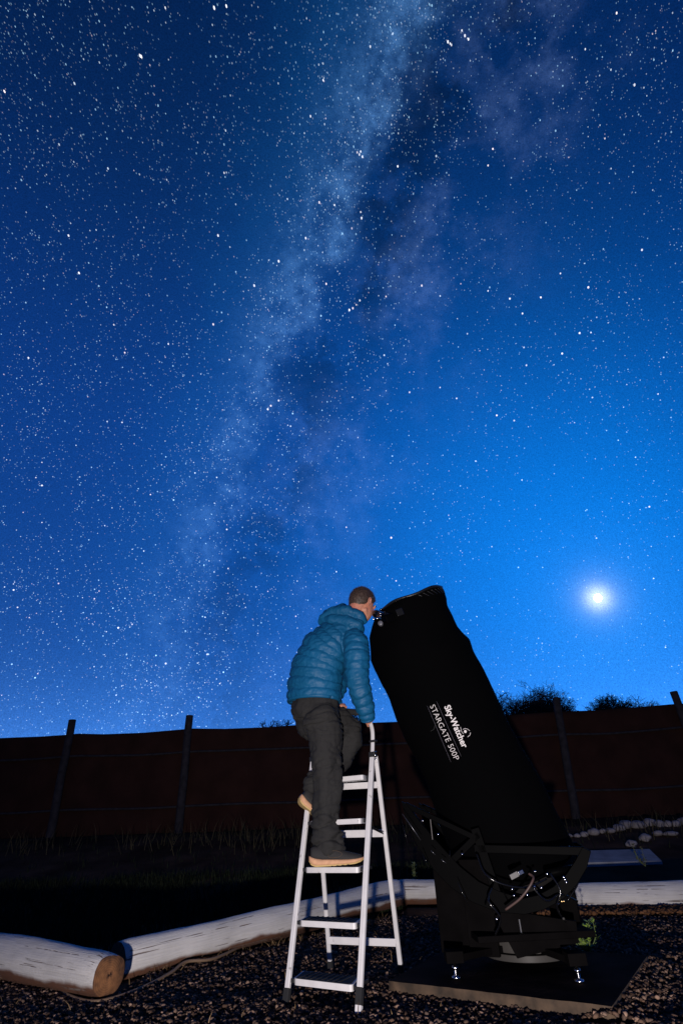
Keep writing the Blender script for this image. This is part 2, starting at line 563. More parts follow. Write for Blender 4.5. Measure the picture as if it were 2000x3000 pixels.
def stones(n, sampler, smin, smax, zf, flat=0.6, power=2.2):
    V = []; Fs = []; k = 0; base = len(ico_v)
    pts = []
    while len(pts) < n:
        p = sampler()
        if p is not None: pts.append(p)
    pts = np.array(pts)
    sz = smin + (smax - smin) * RNG.random(n) ** power
    sc = np.stack([sz * RNG.uniform(.7, 1.3, n), sz * RNG.uniform(.6, 1.1, n), sz * RNG.uniform(flat * .7, flat * 1.2, n)], -1)
    q = RNG.normal(size=(n, 4)); q[:, 1:3] *= 0.25; q /= np.linalg.norm(q, axis=1)[:, None]
    w, x, y, z = q.T
    Rm = np.stack([np.stack([1 - 2 * (y * y + z * z), 2 * (x * y - z * w), 2 * (x * z + y * w)], -1),
                   np.stack([2 * (x * y + z * w), 1 - 2 * (x * x + z * z), 2 * (y * z - x * w)], -1),
                   np.stack([2 * (x * z - y * w), 2 * (y * z + x * w), 1 - 2 * (x * x + y * y)], -1)], 1)
    jit = 1 + RNG.uniform(-.28, .22, (n, base, 1))
    L = ico_v[None] * jit * sc[:, None, :]
    L = np.einsum('nij,nkj->nki', Rm, L)
    zz = np.array([zf(a, b) for a, b in pts])
    L += np.stack([pts[:, 0], pts[:, 1], zz + sc[:, 2] * 0.45], -1)[:, None, :]
    Fi = ico_f[None] + (np.arange(n) * base)[:, None, None]
    return L.reshape(-1, 3), Fi.reshape(-1, 3), base


def island_mat(name, cols, rough=0.9):
    m = bpy.data.materials.new(name); m.use_nodes = True; nt = m.node_tree; b = nt.nodes['Principled BSDF']
    at = nt.nodes.new('ShaderNodeAttribute'); at.attribute_name = 'shade'
    cr = nt.nodes.new('ShaderNodeValToRGB'); el = cr.color_ramp.elements
    el[0].position = 0; el[0].color = (*cols[0], 1); el[1].position = 1; el[1].color = (*cols[-1], 1)
    for i, c in enumerate(cols[1:-1]):
        e = el.new((i + 1) / (len(cols) - 1)); e.color = (*c, 1)
    nt.links.new(at.outputs['Fac'], cr.inputs[0])
    tc = nt.nodes.new('ShaderNodeTexCoord'); q = NT(nt)
    n = q.rng(q.noise(tc.outputs['Object'], 90, 4), 0.3, 0.7, 0.7, 1.25, False)
    x = nt.nodes.new('ShaderNodeMix'); x.data_type = 'RGBA'; x.blend_type = 'MULTIPLY'; x.inputs[0].default_value = 1
    nt.links.new(cr.outputs[0], x.inputs[6]); nt.links.new(n, x.inputs[7]); nt.links.new(x.outputs[2], b.inputs['Base Color'])
    b.inputs['Roughness'].default_value = rough; b.inputs['Specular IOR Level'].default_value = 0.08
    return m


def shade_attr(me, n, per):
    a = me.attributes.new('shade', 'FLOAT', 'POINT')
    a.data.foreach_set('value', np.repeat(RNG.random(n).astype(np.float32), per))


SLABC = [Vector((0.123, 3.654, 0)), Vector((1.035, 3.045, 0)), Vector((1.60, 3.93, 0)), Vector((0.60, 4.50, 0))]


def in_slab(x, y):
    s = True
    for i in range(4):
        a, b = SLABC[i], SLABC[(i + 1) % 4]
        if (b.x - a.x) * (y - a.y) - (b.y - a.y) * (x - a.x) < 0: return False
    return True


def gravel_pt():
    y = 1.7 + 5.2 * random.random() ** 1.1
    x = random.uniform(-0.72 * y - 0.3, 0.72 * y + 0.3)
    if y > bed_edge(x) - 0.10 or in_slab(x, y): return None
    return (x, y)


NG = 84000
def pile_z(a, b):
    B, C = SLABC[1], SLABC[2]
    t = ((a - B.x) * (C.x - B.x) + (b - B.y) * (C.y - B.y)) / (C - B).length_squared
    d = math.hypot(a - B.x - (C.x - B.x) * t, b - B.y - (C.y - B.y) * t)
    return terrain(a, b) - 0.006 + (0.036 * max(0, 1 - d / 0.16) if -0.05 < t < 1.05 else 0) + 0.010 * mnoise.noise(Vector((a * 3, b * 3, 2)))


V, F, per = stones(NG, gravel_pt, 0.0045, 0.0165, pile_z)
me = raw_mesh('gravel', V, F3=F); shade_attr(me, NG, per)
m_gr = island_mat('gravel_stone', [(0.018, 0.012, 0.010), (0.06, 0.036, 0.026), (0.14, 0.085, 0.058), (0.08, 0.055, 0.044), (0.33, 0.21, 0.15)])
tag(link('gravel', me, m_gr), kind='stuff')

# ------------------------------------------------------------------ white logs edging the gravel
def log_material():
    m = bpy.data.materials.new('whitewashed_log'); m.use_nodes = True; nt = m.node_tree; b = nt.nodes['Principled BSDF']
    q = NT(nt); tc = nt.nodes.new('ShaderNodeTexCoord'); O = tc.outputs['Object']
    sep = nt.nodes.new('ShaderNodeSeparateXYZ'); nt.links.new(O, sep.inputs[0])
    X, Y, Z = sep.outputs
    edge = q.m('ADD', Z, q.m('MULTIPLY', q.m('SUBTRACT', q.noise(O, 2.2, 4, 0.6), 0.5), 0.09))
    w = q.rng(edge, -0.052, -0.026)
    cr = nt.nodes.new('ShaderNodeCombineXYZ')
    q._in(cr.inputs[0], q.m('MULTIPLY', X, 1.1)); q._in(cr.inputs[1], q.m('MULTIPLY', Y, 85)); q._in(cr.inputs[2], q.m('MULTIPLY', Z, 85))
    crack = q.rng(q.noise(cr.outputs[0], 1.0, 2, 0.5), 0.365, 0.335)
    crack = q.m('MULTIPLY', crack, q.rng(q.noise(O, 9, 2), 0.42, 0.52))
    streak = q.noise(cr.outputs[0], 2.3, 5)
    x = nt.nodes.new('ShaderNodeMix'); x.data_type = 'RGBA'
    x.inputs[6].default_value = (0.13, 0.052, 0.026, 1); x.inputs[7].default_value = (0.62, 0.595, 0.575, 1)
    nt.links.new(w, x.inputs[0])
    y = nt.nodes.new('ShaderNodeMix'); y.data_type = 'RGBA'; y.blend_type = 'MULTIPLY'; y.inputs[0].default_value = 1
    nt.links.new(x.outputs[2], y.inputs[6])
    grime = q.m('MULTIPLY', q.rng(streak, 0.3, 0.7, 0.80, 1.05, False), q.rng(q.noise(O, 3.0, 6), 0.3, 0.7, 0.78, 1.06, False))
    nt.links.new(grime, y.inputs[7])
    z = nt.nodes.new('ShaderNodeMix'); z.data_type = 'RGBA'; z.inputs[7].default_value = (0.17, 0.13, 0.11, 1)
    nt.links.new(y.outputs[2], z.inputs[6]); nt.links.new(crack, z.inputs[0])
    nt.links.new(z.outputs[2], b.inputs['Base Color']); b.inputs['Roughness'].default_value = 0.85
    bp = nt.nodes.new('ShaderNodeBump'); bp.inputs['Strength'].default_value = 0.6; bp.inputs['Distance'].default_value = 0.006
    nt.links.new(q.m('SUBTRACT', q.m('ADD', streak, q.m('MULTIPLY', q.noise(O, 60, 4), 0.5)), q.m('MULTIPLY', crack, 1.5)), bp.inputs['Height'])
    nt.links.new(bp.outputs[0], b.inputs['Normal'])
    return m


def endgrain_material():
    m = bpy.data.materials.new('log_end_grain'); m.use_nodes = True; nt = m.node_tree; b = nt.nodes['Principled BSDF']
    q = NT(nt); tc = nt.nodes.new('ShaderNodeTexCoord'); O = tc.outputs['Object']
    sep = nt.nodes.new('ShaderNodeSeparateXYZ'); nt.links.new(O, sep.inputs[0])
    dx = q.m('ADD', q.m('ADD', sep.outputs[1], 0.012), q.m('MULTIPLY', q.m('SUBTRACT', q.noise(O, 9, 3), .5), .02)); dz = q.m('ADD', sep.outputs[2], 0.014)
    r = q.m('SQRT', q.m('ADD', q.m('MULTIPLY', dx, dx), q.m('MULTIPLY', dz, dz)))
    ring = q.m('SINE', q.m('MULTIPLY', r, 620))
    dark = q.rng(r, 0.03, 0.125, 0.0, 1.0)
    n = q.noise(O, 28, 6)
    f = q.m('ADD', q.m('ADD', q.m('MULTIPLY', ring, 0.06), q.m('MULTIPLY', n, 0.9)), q.m('MULTIPLY', dark, -0.35))
    crp = nt.nodes.new('ShaderNodeValToRGB'); e = crp.color_ramp.elements
    e[0].position = 0.05; e[0].color = (0.045, 0.018, 0.008, 1); e[1].position = 0.66; e[1].color = (0.27, 0.115, 0.042, 1)
    nt.links.new(f, crp.inputs[0]); nt.links.new(crp.outputs[0], b.inputs['Base Color']); b.inputs['Roughness'].default_value = 0.9
    bp = nt.nodes.new('ShaderNodeBump'); bp.inputs['Strength'].default_value = 0.5; bp.inputs['Distance'].default_value = 0.003
    nt.links.new(f, bp.inputs['Height']); nt.links.new(bp.outputs[0], b.inputs['Normal'])
    return m


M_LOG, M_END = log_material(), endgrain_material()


def make_log(a, b, ra, rb, label, seed, bow=0.0):
    """log lying from a to b (axis points)"""
    a, b = Vector(a), Vector(b); L = (b - a).length
    n = 56; m = max(8, int(L / 0.04))
    vs = []; ends = {}
    for i in range(m + 1):
        t = i / m; r = ra + (rb - ra) * t
        sag = bow * math.sin(math.pi * t) * L
        for k in range(n):
            w = 2 * math.pi * k / n
            d = mnoise.noise(Vector((t * L * 1.1 + seed, math.cos(w) * 0.9, math.sin(w) * 0.9))) * 0.016 + \
                mnoise.noise(Vector((t * L * 6 + seed, math.cos(w) * 3, math.sin(w) * 3))) * 0.0035
            ee = min(i, m - i)
            chip = (0.008, 0.003)[ee] if ee < 2 else 0
            rr = r + d - chip
            vs.append((t * L, rr * math.cos(w) + sag, rr * math.sin(w)))
    fs = [(i * n + k, i * n + (k + 1) % n, (i + 1) * n + (k + 1) % n, (i + 1) * n + k) for i in range(m) for k in range(n)]
    mb = MB().add(vs, fs)
    lg = bpy.data.objects.new('log', mb.mesh('log', True)); lg.data.materials.append(M_LOG); COL.objects.link(lg)
    ax = (b - a).normalized(); ay = Vector((0, 0, 1)).cross(ax).normalized(); az = ax.cross(ay)
    lg.matrix_world = Matrix.Translation(a) @ Matrix((ax, ay, az)).transposed().to_4x4()
    tag(lg, label, 'log', 'whitewashed logs edging the gravel bed')
    for e, s in ((0, 1), (m, -1)):
        c = MB(); rings = [0.02, 0.25, 0.5, 0.75, 0.93, 1.0]; V = []
        cx = vs[e * n][0]
        for q_, rr in enumerate(rings):
            for k in range(n):
                p = vs[e * n + k]; yy = p[1] * rr; zz = p[2] * rr
                V.append((cx - s * (0.006 * (1 - rr ** 6)) + mnoise.noise(Vector((yy * 30, zz * 30, seed))) * 0.004 * (rr < 1), yy, zz))
        F = [(j * n + k, j * n + (k + 1) % n, (j + 1) * n + (k + 1) % n, (j + 1) * n + k) for j in range(len(rings) - 1) for k in range(n)]
        F.append(tuple(range(n)))
        c.add(V, F)
        o = bpy.data.objects.new('cut_end', c.mesh('cut_end', True)); o.data.materials.append(M_END); COL.objects.link(o); o.parent = lg
    return lg


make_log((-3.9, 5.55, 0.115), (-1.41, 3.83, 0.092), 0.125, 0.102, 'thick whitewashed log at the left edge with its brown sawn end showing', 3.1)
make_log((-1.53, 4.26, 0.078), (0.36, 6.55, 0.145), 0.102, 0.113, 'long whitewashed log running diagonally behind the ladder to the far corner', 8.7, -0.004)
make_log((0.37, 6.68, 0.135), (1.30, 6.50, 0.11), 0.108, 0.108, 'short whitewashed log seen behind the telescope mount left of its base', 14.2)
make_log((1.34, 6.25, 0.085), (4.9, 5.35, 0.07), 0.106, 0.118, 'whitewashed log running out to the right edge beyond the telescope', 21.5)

# cable along the foot of the logs
m_cab = mat('brown_cable', (0.16, 0.10, 0.06), 0.7)
pts = [at_z(0, 2862, 0.02), at_z(60, 2861, 0.03), at_z(115, 2858, 0.04), at_z(150, 2880, 0.01), at_z(200, 2915, 0.0), at_z(265, 2934, 0.0), at_z(330, 2925, 0.0), at_z(420, 2892, 0.0), at_z(500, 2850, 0.01),
       at_z(545, 2818, 0.03), at_z(620, 2810, 0.02), at_z(690, 2780, 0.02), at_z(745, 2748, 0.03), at_z(800, 2750, 0.02), at_z(870, 2725, 0.02)]


def smooth_path(pts, n=6):
    out = []
    P = [pts[0]] + list(pts) + [pts[-1]]
    for i in range(1, len(P) - 2):
        for k in range(n):
            t = k / n
            a, b, c, d = P[i - 1], P[i], P[i + 1], P[i + 2]
            out.append(0.5 * ((2 * b) + (c - a) * t + (2 * a - 5 * b + 4 * c - d) * t * t + (3 * b - a - 3 * c + d) * t ** 3))
    out.append(Vector(pts[-1]))
    return out


MB().tube(smooth_path(pts), 0.009, 8).build('cable', m_cab, smooth=True)
tag(bpy.data.objects['cable'], 'thin tan cable lying along the foot of the left logs', 'cable')

# ------------------------------------------------------------------ grass and weeds behind the logs
def blades(n, sampler, hmin, hmax, w=0.006, lean=0.5):
    V = []; F = []
    pts = []
    while len(pts) < n:
        p = sampler()
        if p is not None: pts.append(p)
    for i, (x, y) in enumerate(pts):
        z = terrain(x, y) - 0.01
        h = random.uniform(hmin, hmax); a = random.uniform(0, 6.28); l = random.uniform(0.1, lean) * h; b = random.uniform(0, 6.28)
        dx, dy = math.cos(a) * w, math.sin(a) * w; lx, ly = math.cos(b) * l, math.sin(b) * l
        V += [(x - dx, y - dy, z), (x + dx, y + dy, z), (x + dx * .7 + lx * .4, y + dy * .7 + ly * .4, z + h * .6), (x - dx * .7 + lx * .4, y - dy * .7 + ly * .4, z + h * .6),
              (x + lx, y + ly, z + h)]
        o = i * 5
        F += [(o, o + 1, o + 2), (o, o + 2, o + 3), (o + 3, o + 2, o + 4)]
    return np.array(V), np.array(F)


def grass_pt():
    y = 4.2 + 6.8 * random.random() ** 0.8
    x = random.uniform(-0.75 * y - 0.3, 0.75 * y + 0.3)
    if y < bed_edge(x) + 0.16: return None
    if x > 2.3 and 6.6 < y < 8.6: return None
    if -2.0 < x < -1.1 and y < 4.9: return None
    if mnoise.noise(Vector((x * 0.9, y * 0.9, 9))) < -0.15 and random.random() < 0.7: return None
    if y > 8.3 and random.random() < 0.975: return None
    return (x, y)


V, F = blades(30000, grass_pt, 0.03, 0.12)
me = raw_mesh('grass', V, F3=F); shade_attr(me, 30000, 5)
m_grass = island_mat('grass_blades', [(0.008, 0.012, 0.006), (0.014, 0.02, 0.009), (0.022, 0.024, 0.012)], 0.7)
tag(link('grass', me, m_grass), kind='stuff')


def dry_pt():
    c = random.choice([(-0.9, 9.9), (-1.6, 9.6), (0.5, 10.2), (-3.2, 9.9), (3.6, 9.4), (4.8, 9.6), (-2.0, 10.2), (-5.0, 9.9)])
    return (random.gauss(c[0], 0.45), random.gauss(c[1], 0.25))


V, F = blades(420, dry_pt, 0.1, 0.36, 0.005, 0.8)
me = raw_mesh('dry_grass', V, F3=F); shade_attr(me, 420, 5)
m_dry = island_mat('dry_grass_blades', [(0.035, 0.03, 0.018), (0.07, 0.055, 0.03), (0.05, 0.045, 0.025)], 0.8)
tag(link('dry_grass', me, m_dry), kind='stuff')


def weed(name, loc, h, n, col, label, group=None, spread=0.6, leaf=0.02):
    """small plant: upright stems set with many little leaves"""
    t = thing(name, label, 'plant', loc, group)
    rnd = random.Random(int(loc[0] * 1000) + int(h * 997))
    st = MB(); lf = MB()
    for i in range(n):
        a = rnd.uniform(0, 6.28); r = rnd.uniform(0.1, spread) * h
        hh = h * rnd.uniform(0.5, 1.0)
        p0 = Vector(loc); p2 = p0 + Vector((math.cos(a) * r, math.sin(a) * r * 0.6, hh)); p1 = p0.lerp(p2, 0.5) + Vector((math.cos(a) * r * .3, 0, -hh * 0.08))
        P = smooth_path([p0, p1, p2], 4)
        st.tube(P, [0.003 * (1 - 0.6 * k / len(P)) for k in range(len(P))], 5)
        for k in range(int(26 * hh / 0.2) + 6):
            s = P[min(len(P) - 1, int(rnd.uniform(0.15, 1) * len(P)))]
            b = rnd.uniform(0, 6.28); L = leaf * rnd.uniform(0.7, 1.5)
            d = Vector((math.cos(b), math.sin(b), rnd.uniform(0.2, 1.2))).normalized(); sd = d.cross(Vector((0, 0, 1))).normalized() * L * 0.28
            s = s + Vector((rnd.gauss(0, .004), rnd.gauss(0, .004), rnd.gauss(0, .004)))
            lf.add([s, s + d * L * .5 + sd, s + d * L + Vector((0, 0, -L * .1)), s + d * L * .5 - sd], [(0, 1, 2, 3)])
    st.build('stem', mat('weed_stem', (0.12, 0.16, 0.05), 0.7), t, True)
    o = lf.build('leaf', mat('weed_leaf', col, 0.6, noise=(40, 0.4)), t)
    tag(o, kind='stuff')
    return t


g = at_z(1722, 2790, 0.0)
weed("weed", g, 0.19, 11, (0.20, 0.30, 0.05), 'bright green leafy weed growing in the gravel behind the telescope base board', None, 0.7, 0.026)
g = at_ground(1285, 2566)
weed('weed', (0.98, 6.75, 0.12), 0.24, 4, (0.20, 0.26, 0.06), 'small pale green weed behind the short log left of the telescope mount', None, 0.35, 0.03)
weed('weed', (0.60, 6.95, 0.13), 0.24, 3, (0.10, 0.12, 0.05), 'slender dull green weed standing behind the corner where two logs meet', None, 0.25, 0.03)
g = at_z(2, 2850, 0.0)
weed('weed', (g.x + 0.0, g.y - 0.06, 0), 0.13, 6, (0.12, 0.22, 0.03), 'small green weed at the foot of the left log', None, 0.8, 0.03)
g = at_z(1168, 2560, 0.05)
weed('weed', (3.2, 7.3, 0.2), 0.2, 3, (0.10, 0.10, 0.06), 'small dry weed at the right end of the concrete slab', None, 0.6, 0.03)

# ------------------------------------------------------------------ concrete slab and stones at the right, behind the logs
zc = 0.30
A = at_ground(1690, 2536); B = at_ground(1940, 2530); Cc = at_ground(1903, 2494); Dd = at_ground(1680, 2500)
mb = MB()
cor = [A, B, Cc, Dd]
sub = MB().add([Vector((p.x, p.y, p.z - 0.05)) for p in cor] + [Vector((p.x, p.y, p.z + 0.03)) for p in cor],
               [(3, 2, 1, 0), (4, 5, 6, 7), (0, 1, 5, 4), (1, 2, 6, 5), (2, 3, 7, 6), (3, 0, 4, 7)])
o = sub.build('concrete_slab', mat('concrete', (0.24, 0.24, 0.25), 0.9, noise=(6, 0.25), bump=(50, 0.4, 0.004)), origin=(A.x, A.y, A.z), bevel=0.01)
tag(o, 'pale flat concrete slab on the ground beyond the right log', 'slab')

m_rock = mat('pale_boulder', (0.20, 0.18, 0.185), 0.9, noise=(9, 0.35), bump=(30, 0.7, 0.01))
rocks = [(1665, 2447, 22, 9), (1690, 2447, 20, 9), (1711, 2443, 24, 13), (1738, 2435, 34, 16), (1764, 2434, 20, 10), (1787, 2432, 30, 12), (1812, 2424, 36, 17), (1832, 2414, 42, 20),
         (1870, 2414, 42, 18), (1902, 2408, 36, 18), (1930, 2412, 28, 17), (1957, 2412, 22, 16), (1980, 2412, 22, 16), (1999, 2405, 26, 18), (1890, 2452, 34, 18), (1926, 2440, 30, 12), (1965, 2441, 40, 11), (1850, 2470, 34, 16)]
for i, (px, py, w, h) in enumerate(rocks):
    p = at_ground(px, py + h * 0.5)
    d = (p - CAM).dot(_f)
    rw, rh = w / 2 / FPX * d * 1.05, h / 2 / FPX * d * 1.2
    bmx = bmesh.new(); bmesh.ops.create_icosphere(bmx, subdivisions=3, radius=1)
    for v in bmx.verts:
        c = v.co.copy(); k = 1 + 0.28 * mnoise.noise(c * 1.1 + Vector((i * 7.3, 0, 0))) + 0.10 * mnoise.noise(c * 3.2 + Vector((i * 3.1, 2, 0)))
        v.co = Vector((c.x * rw, c.y * rw * 0.8, c.z * rh)) * k
    me = bpy.data.meshes.new('stone'); bmx.to_mesh(me); bmx.free(); me.materials.append(m_rock)
    me.polygons.foreach_set('use_smooth', [True] * len(me.polygons))
    o = bpy.data.objects.new('stone', me); COL.objects.link(o); o.location = (p.x, p.y, p.z + rh * 0.55)
    o.rotation_euler = (0, 0, random.uniform(-.4, .4))
    ordn = ['first', 'second', 'third', 'fourth', 'fifth', 'sixth', 'seventh', 'eighth', 'ninth', 'tenth', 'eleventh', 'twelfth', 'thirteenth', 'last']
    if i == 7: lab = 'largest pale stone of the row below the fence, eighth from the left'
    elif i < 14: lab = ('%s pale stone from the left in the row below the fence' % ordn[i]) if i < 13 else 'pale stone cut by the right picture edge, last in the row below the fence'
    else: lab = ['pale stone in front of the row, left of two flat ones', 'flat pale stone in front of the row, between two others', 'long flat pale stone in front of the row near the right edge',
                 'pale stone lying nearest the concrete slab'][i - 14]
    tag(o, lab, 'stone', 'pale stones below the fence')

# ------------------------------------------------------------------ fence of cloth on posts
m_cloth = mat('fence_cloth', (0.025, 0.0105, 0.008), 0.95, noise=(2.5, 0.25), bump=(9, 0.35, 0.03), spec=0.1)
m_post = mat('fence_post', (0.022, 0.02, 0.024), 0.85, noise=(12, 0.4), bump=(30, 0.6, 0.008), spec=0.2)
fence = thing('fence', 'long reddish brown cloth fence on leaning wooden posts', 'fence', (0, 11, 0.7))
FY = 11.0
# (pixel of the post's foot, pixel of its top)
posts = [((-330, 2470), (-200, 2135)), ((146, 2455), (213, 2109)), ((523, 2437), (556, 2096)), None, None, ((1690, 2420), (1628, 2045)), ((2110, 2405), (1971, 2026))]
topline = [(-400, 2185), (0, 2161), (110, 2157), (200, 2151), (225, 2148), (300, 2150), (420, 2145), (540, 2135), (560, 2133), (660, 2134), (780, 2129), (895, 2121), (1030, 2118), (1165, 2113), (1300, 2104), (1400, 2098), (1472, 2095), (1640, 2083),
           (1700, 2081), (1746, 2080), (1830, 2073), (1898, 2068), (1985, 2060), (2100, 2058), (2500, 2030)]
nseg = 420; rows = 26
vs = []
xs = np.linspace(-14, 15, nseg)
tl = [at_y(px, py, FY) for px, py in topline]
tx = [p.x for p in tl]; tz = [p.z for p in tl]
for i, x in enumerate(xs):
    top = float(np.interp(x, tx, tz)); bot = terrain(x, FY) - 0.06
    for j in range(rows):
        v = j / (rows - 1); z = bot + (top - bot) * v
        y = FY + 0.05 + 0.035 * mnoise.noise(Vector((x * 0.8, z * 1.5, 0))) + 0.03 * math.sin(v * math.pi * 3) * mnoise.noise(Vector((x * 0.35, 4, 0)))
        y += 0.02 * math.exp(-((v - 0.77) / 0.02) ** 2) + 0.02 * math.exp(-((v - 0.26) / 0.02) ** 2)
        vs.append((x, y, z))
fs = [(i * rows + j, (i + 1) * rows + j, (i + 1) * rows + j + 1, i * rows + j + 1) for i in range(nseg - 1) for j in range(rows - 1)]
o = MB().add(vs, fs).build('cloth', m_cloth, fence, True)
sm = o.modifiers.new('thick', 'SOLIDIFY'); sm.thickness = 0.004
for k, pp in enumerate(posts):
    if pp:
        a = at_y(*pp[0], FY - 0.04); b = at_y(*pp[1], FY - 0.04)
        if k == 0: b.x = a.x + 0.1
    else:
        X = (-0.75, 1.45)[k - 3]; a = Vector((X, FY - 0.04, 0.6)); b = Vector((X - 0.03, FY - 0.04, float(np.interp(X, tx, tz)) - 0.02 + 0.1 * (k == 4)))
    a.z = terrain(a.x, FY) - 0.1
    mb = MB(); r = 0.075 if pp else 0.04
    P = [a.lerp(b, t) + Vector((0.012 * mnoise.noise(Vector((t * 3, k, 0))), 0, 0)) for t in np.linspace(0, 1, 14)]
    mb.tube(P, [r * (1 - 0.08 * t) for t in np.linspace(0, 1, 14)], 14)
    mb.build('post', m_post, fence, True, bevel=0.006)
for X in (-10.6, -13.2, 9.6, 12.4, 14.6):
    MB().tube([(X, FY - 0.04, 0.5), (X + 0.03, FY - 0.04, float(np.interp(X, tx, tz)) + 0.22)], 0.072, 14).build('post', m_post, fence, True, bevel=0.006)
for vv, nm in ((0.77, 'rail'), (0.26, 'rail')):
    P = []
    for x in xs[::4]:
        top = float(np.interp(x, tx, tz)); bot = terrain(x, FY) - 0.06
        P.append((x, FY + 0.015, bot + (top - bot) * vv + 0.01 * math.sin(x * 2.2)))
    MB().tube(P, 0.02, 8).build(nm, m_post, fence, True)

# ------------------------------------------------------------------ bare thorn trees beyond the fence
m_bark = mat('dark_bark', (0.03, 0.022, 0.018), 0.95)


def tree(loc, crown_c, crown_r, label, seed, n0=9, depth=5):
    t = thing('thorn_tree', label, 'tree', loc, 'bare trees beyond the fence')
    rnd = random.Random(seed)
    loc = Vector(loc); cc = Vector(crown_c)
    MB().tube([loc, loc.lerp(cc, 0.35) + Vector((0.05, 0, 0)), cc - Vector((0, 0, crown_r[1] * 0.85))], [0.16, 0.12, 0.08], 10).build('trunk', m_bark, t, True)
    V = []; F = []

    def seg(p, q, r0, r1):
        d = (q - p).normalized(); a = d.orthogonal().normalized(); b = d.cross(a); o = len(V)
        for c, r in ((p, r0), (q, r1)):
            for k in range(3):
                w = k * 2.094; V.append(c + a * (r * math.cos(w)) + b * (r * math.sin(w)))
        for k in range(3):
            F.append((o + k, o + (k + 1) % 3, o + 3 + (k + 1) % 3)); F.append((o + k, o + 3 + (k + 1) % 3, o + 3 + k))

    def grow(p, d, L, r, dep):
        q = p
        for s in range(3):
            d = (d + Vector((rnd.gauss(0, .28), rnd.gauss(0, .28), rnd.gauss(-.03 if dep < 3 else .02, .2)))).normalized()
            q2 = q + d * (L / 3)
            e = Vector(((q2.x - cc.x) / crown_r[0], (q2.y - cc.y) / crown_r[0], (q2.z - cc.z) / crown_r[1]))
            if e.length > 1.0 + rnd.uniform(-.1, .12): return
            seg(q, q2, max(.0065, r * (1 - s * .2)), max(.0055, r * (1 - (s + 1) * .2))); q = q2
            if dep > 0 and s > 0 or dep > 2:
                for k in range(rnd.choice((1, 2, 2))):
                    nd = (d + Vector((rnd.gauss(0, .8), rnd.gauss(0, .8), rnd.gauss(.1, .6)))).normalized()
                    if dep > 0: grow(q, nd, L * rnd.uniform(.62, .85), r * .6, dep - 1)
    st = cc - Vector((0, 0, crown_r[1] * 0.92))
    for i in range(n0):
        a = rnd.uniform(0, 6.28)
        grow(st, Vector((math.cos(a), math.sin(a), rnd.uniform(.1, 1.1))).normalized(), crown_r[0] * 0.5, 0.06, depth)
    me = raw_mesh('crown', np.array([v[:] for v in V]), F3=np.array(F))
    o = link('crown', me, m_bark, t)
    tag(o, kind='stuff')
    return len(F)


def tree_at(px, py, w, h, Y, label, seed, n0, depth):
    c = at_y(px, py, Y); d = (c - CAM).dot(_f)
    return tree((c.x, Y, 0.7), c, (w / 2 / FPX * d, h / 2 / FPX * d), label, seed, n0, depth)


tree_at(1548, 2085, 290, 205, 24, 'bushy bare thorn tree rising above the fence beside the telescope', 5, 15, 5)
tree_at(1822, 2095, 235, 125, 27, 'low wide bare thorn tree above the fence near the right edge', 12, 9, 5)
tree_at(800, 2135, 150, 55, 27, 'faint bare treetop just above the fence left of the man', 21, 5, 3)
tree_at(1035, 2105, 120, 85, 26, 'bare treetop glimpsed between the man and the ladder handle', 33, 7, 4)
tree_at(1690, 2105, 130, 50, 28, 'small bare treetop between the two larger trees', 44, 5, 3)

# ------------------------------------------------------------------ step ladder
M_WHITE = mat('white_enamel', (0.63, 0.61, 0.62), 0.4, noise=(18, 0.06), mix2=((0.36, 0.34, 0.33), 34, 0.66, 0.72), bump=(140, 0.06, 0.001))
M_BLACKP = mat('black_plastic', (0.012, 0.012, 0.014), 0.5, bump=(160, 0.15, 0.001))
M_RUBBER = mat('black_rubber', (0.010, 0.010, 0.012), 0.85, bump=(220, 0.3, 0.001))
M_CHROME = mat('bright_metal', (0.75, 0.75, 0.78), 0.2, 1.0)
FR, FL = Vector((-.036, 3.332, 0)), Vector((-.399, 3.56, 0))
TR, TL = Vector((.116, 3.69, 1.12)), Vector((-.270, 3.90, 1.13))
RR, RL = Vector((.212, 4.038, 0)), Vector((-.204, 4.21, 0))
ladder = thing('step_ladder', 'white metal step ladder with black treads that the man stands on', 'ladder', (-0.1, 3.75, 0))
sd = (FR - FL).normalized()                       # across the ladder, left to right
bk = Vector((-sd.y, sd.x, 0)).normalized()        # towards the rear legs


def rail_bar(a, b, w, d, name, across, par=None):
    ax = (b - a).normalized(); ac = (across - ax * across.dot(ax)).normalized()
    return MB().box((a + b) / 2, w, d, (b - a).length, ac, ax.cross(ac), ax).build(name, M_WHITE, ladder, bevel=0.006, seg=3)


for f_, t_, in ((FL, TL), (FR, TR)):
    ax = (t_ - f_).normalized()
    lift = f_ + ax * 0.085 if f_ is FR else f_ + ax * 0.05
    rail_bar(lift, t_ + ax * 0.02, 0.030, 0.022, 'front_rail', sd)
    cap = MB().box(f_ + ax * (0.055 if f_ is FR else 0.02), 0.034, 0.027, 0.065, sd, ax.cross(sd), ax).build('foot_cap', M_RUBBER, ladder, bevel=0.004)
    if f_ is FR: MB().box(f_ + ax * 0.008, 0.032, 0.024, 0.035, sd, ax.cross(sd), ax).build('foot_tip', M_WHITE, ladder, bevel=0.004)
topR_rear, topL_rear = TR + bk * 0.02 + Vector((0.012, 0, 0.0)), TL + bk * 0.02
for f_, t_ in ((RL, topL_rear), (RR, topR_rear)):
    ax = (t_ - f_).normalized()
    rail_bar(f_ + ax * 0.04, t_, 0.026, 0.020, 'rear_leg', sd)
    MB().box(f_ + ax * 0.02, 0.030, 0.024, 0.05, sd, ax.cross(sd), ax).build('foot_cap', M_RUBBER, ladder, bevel=0.004)
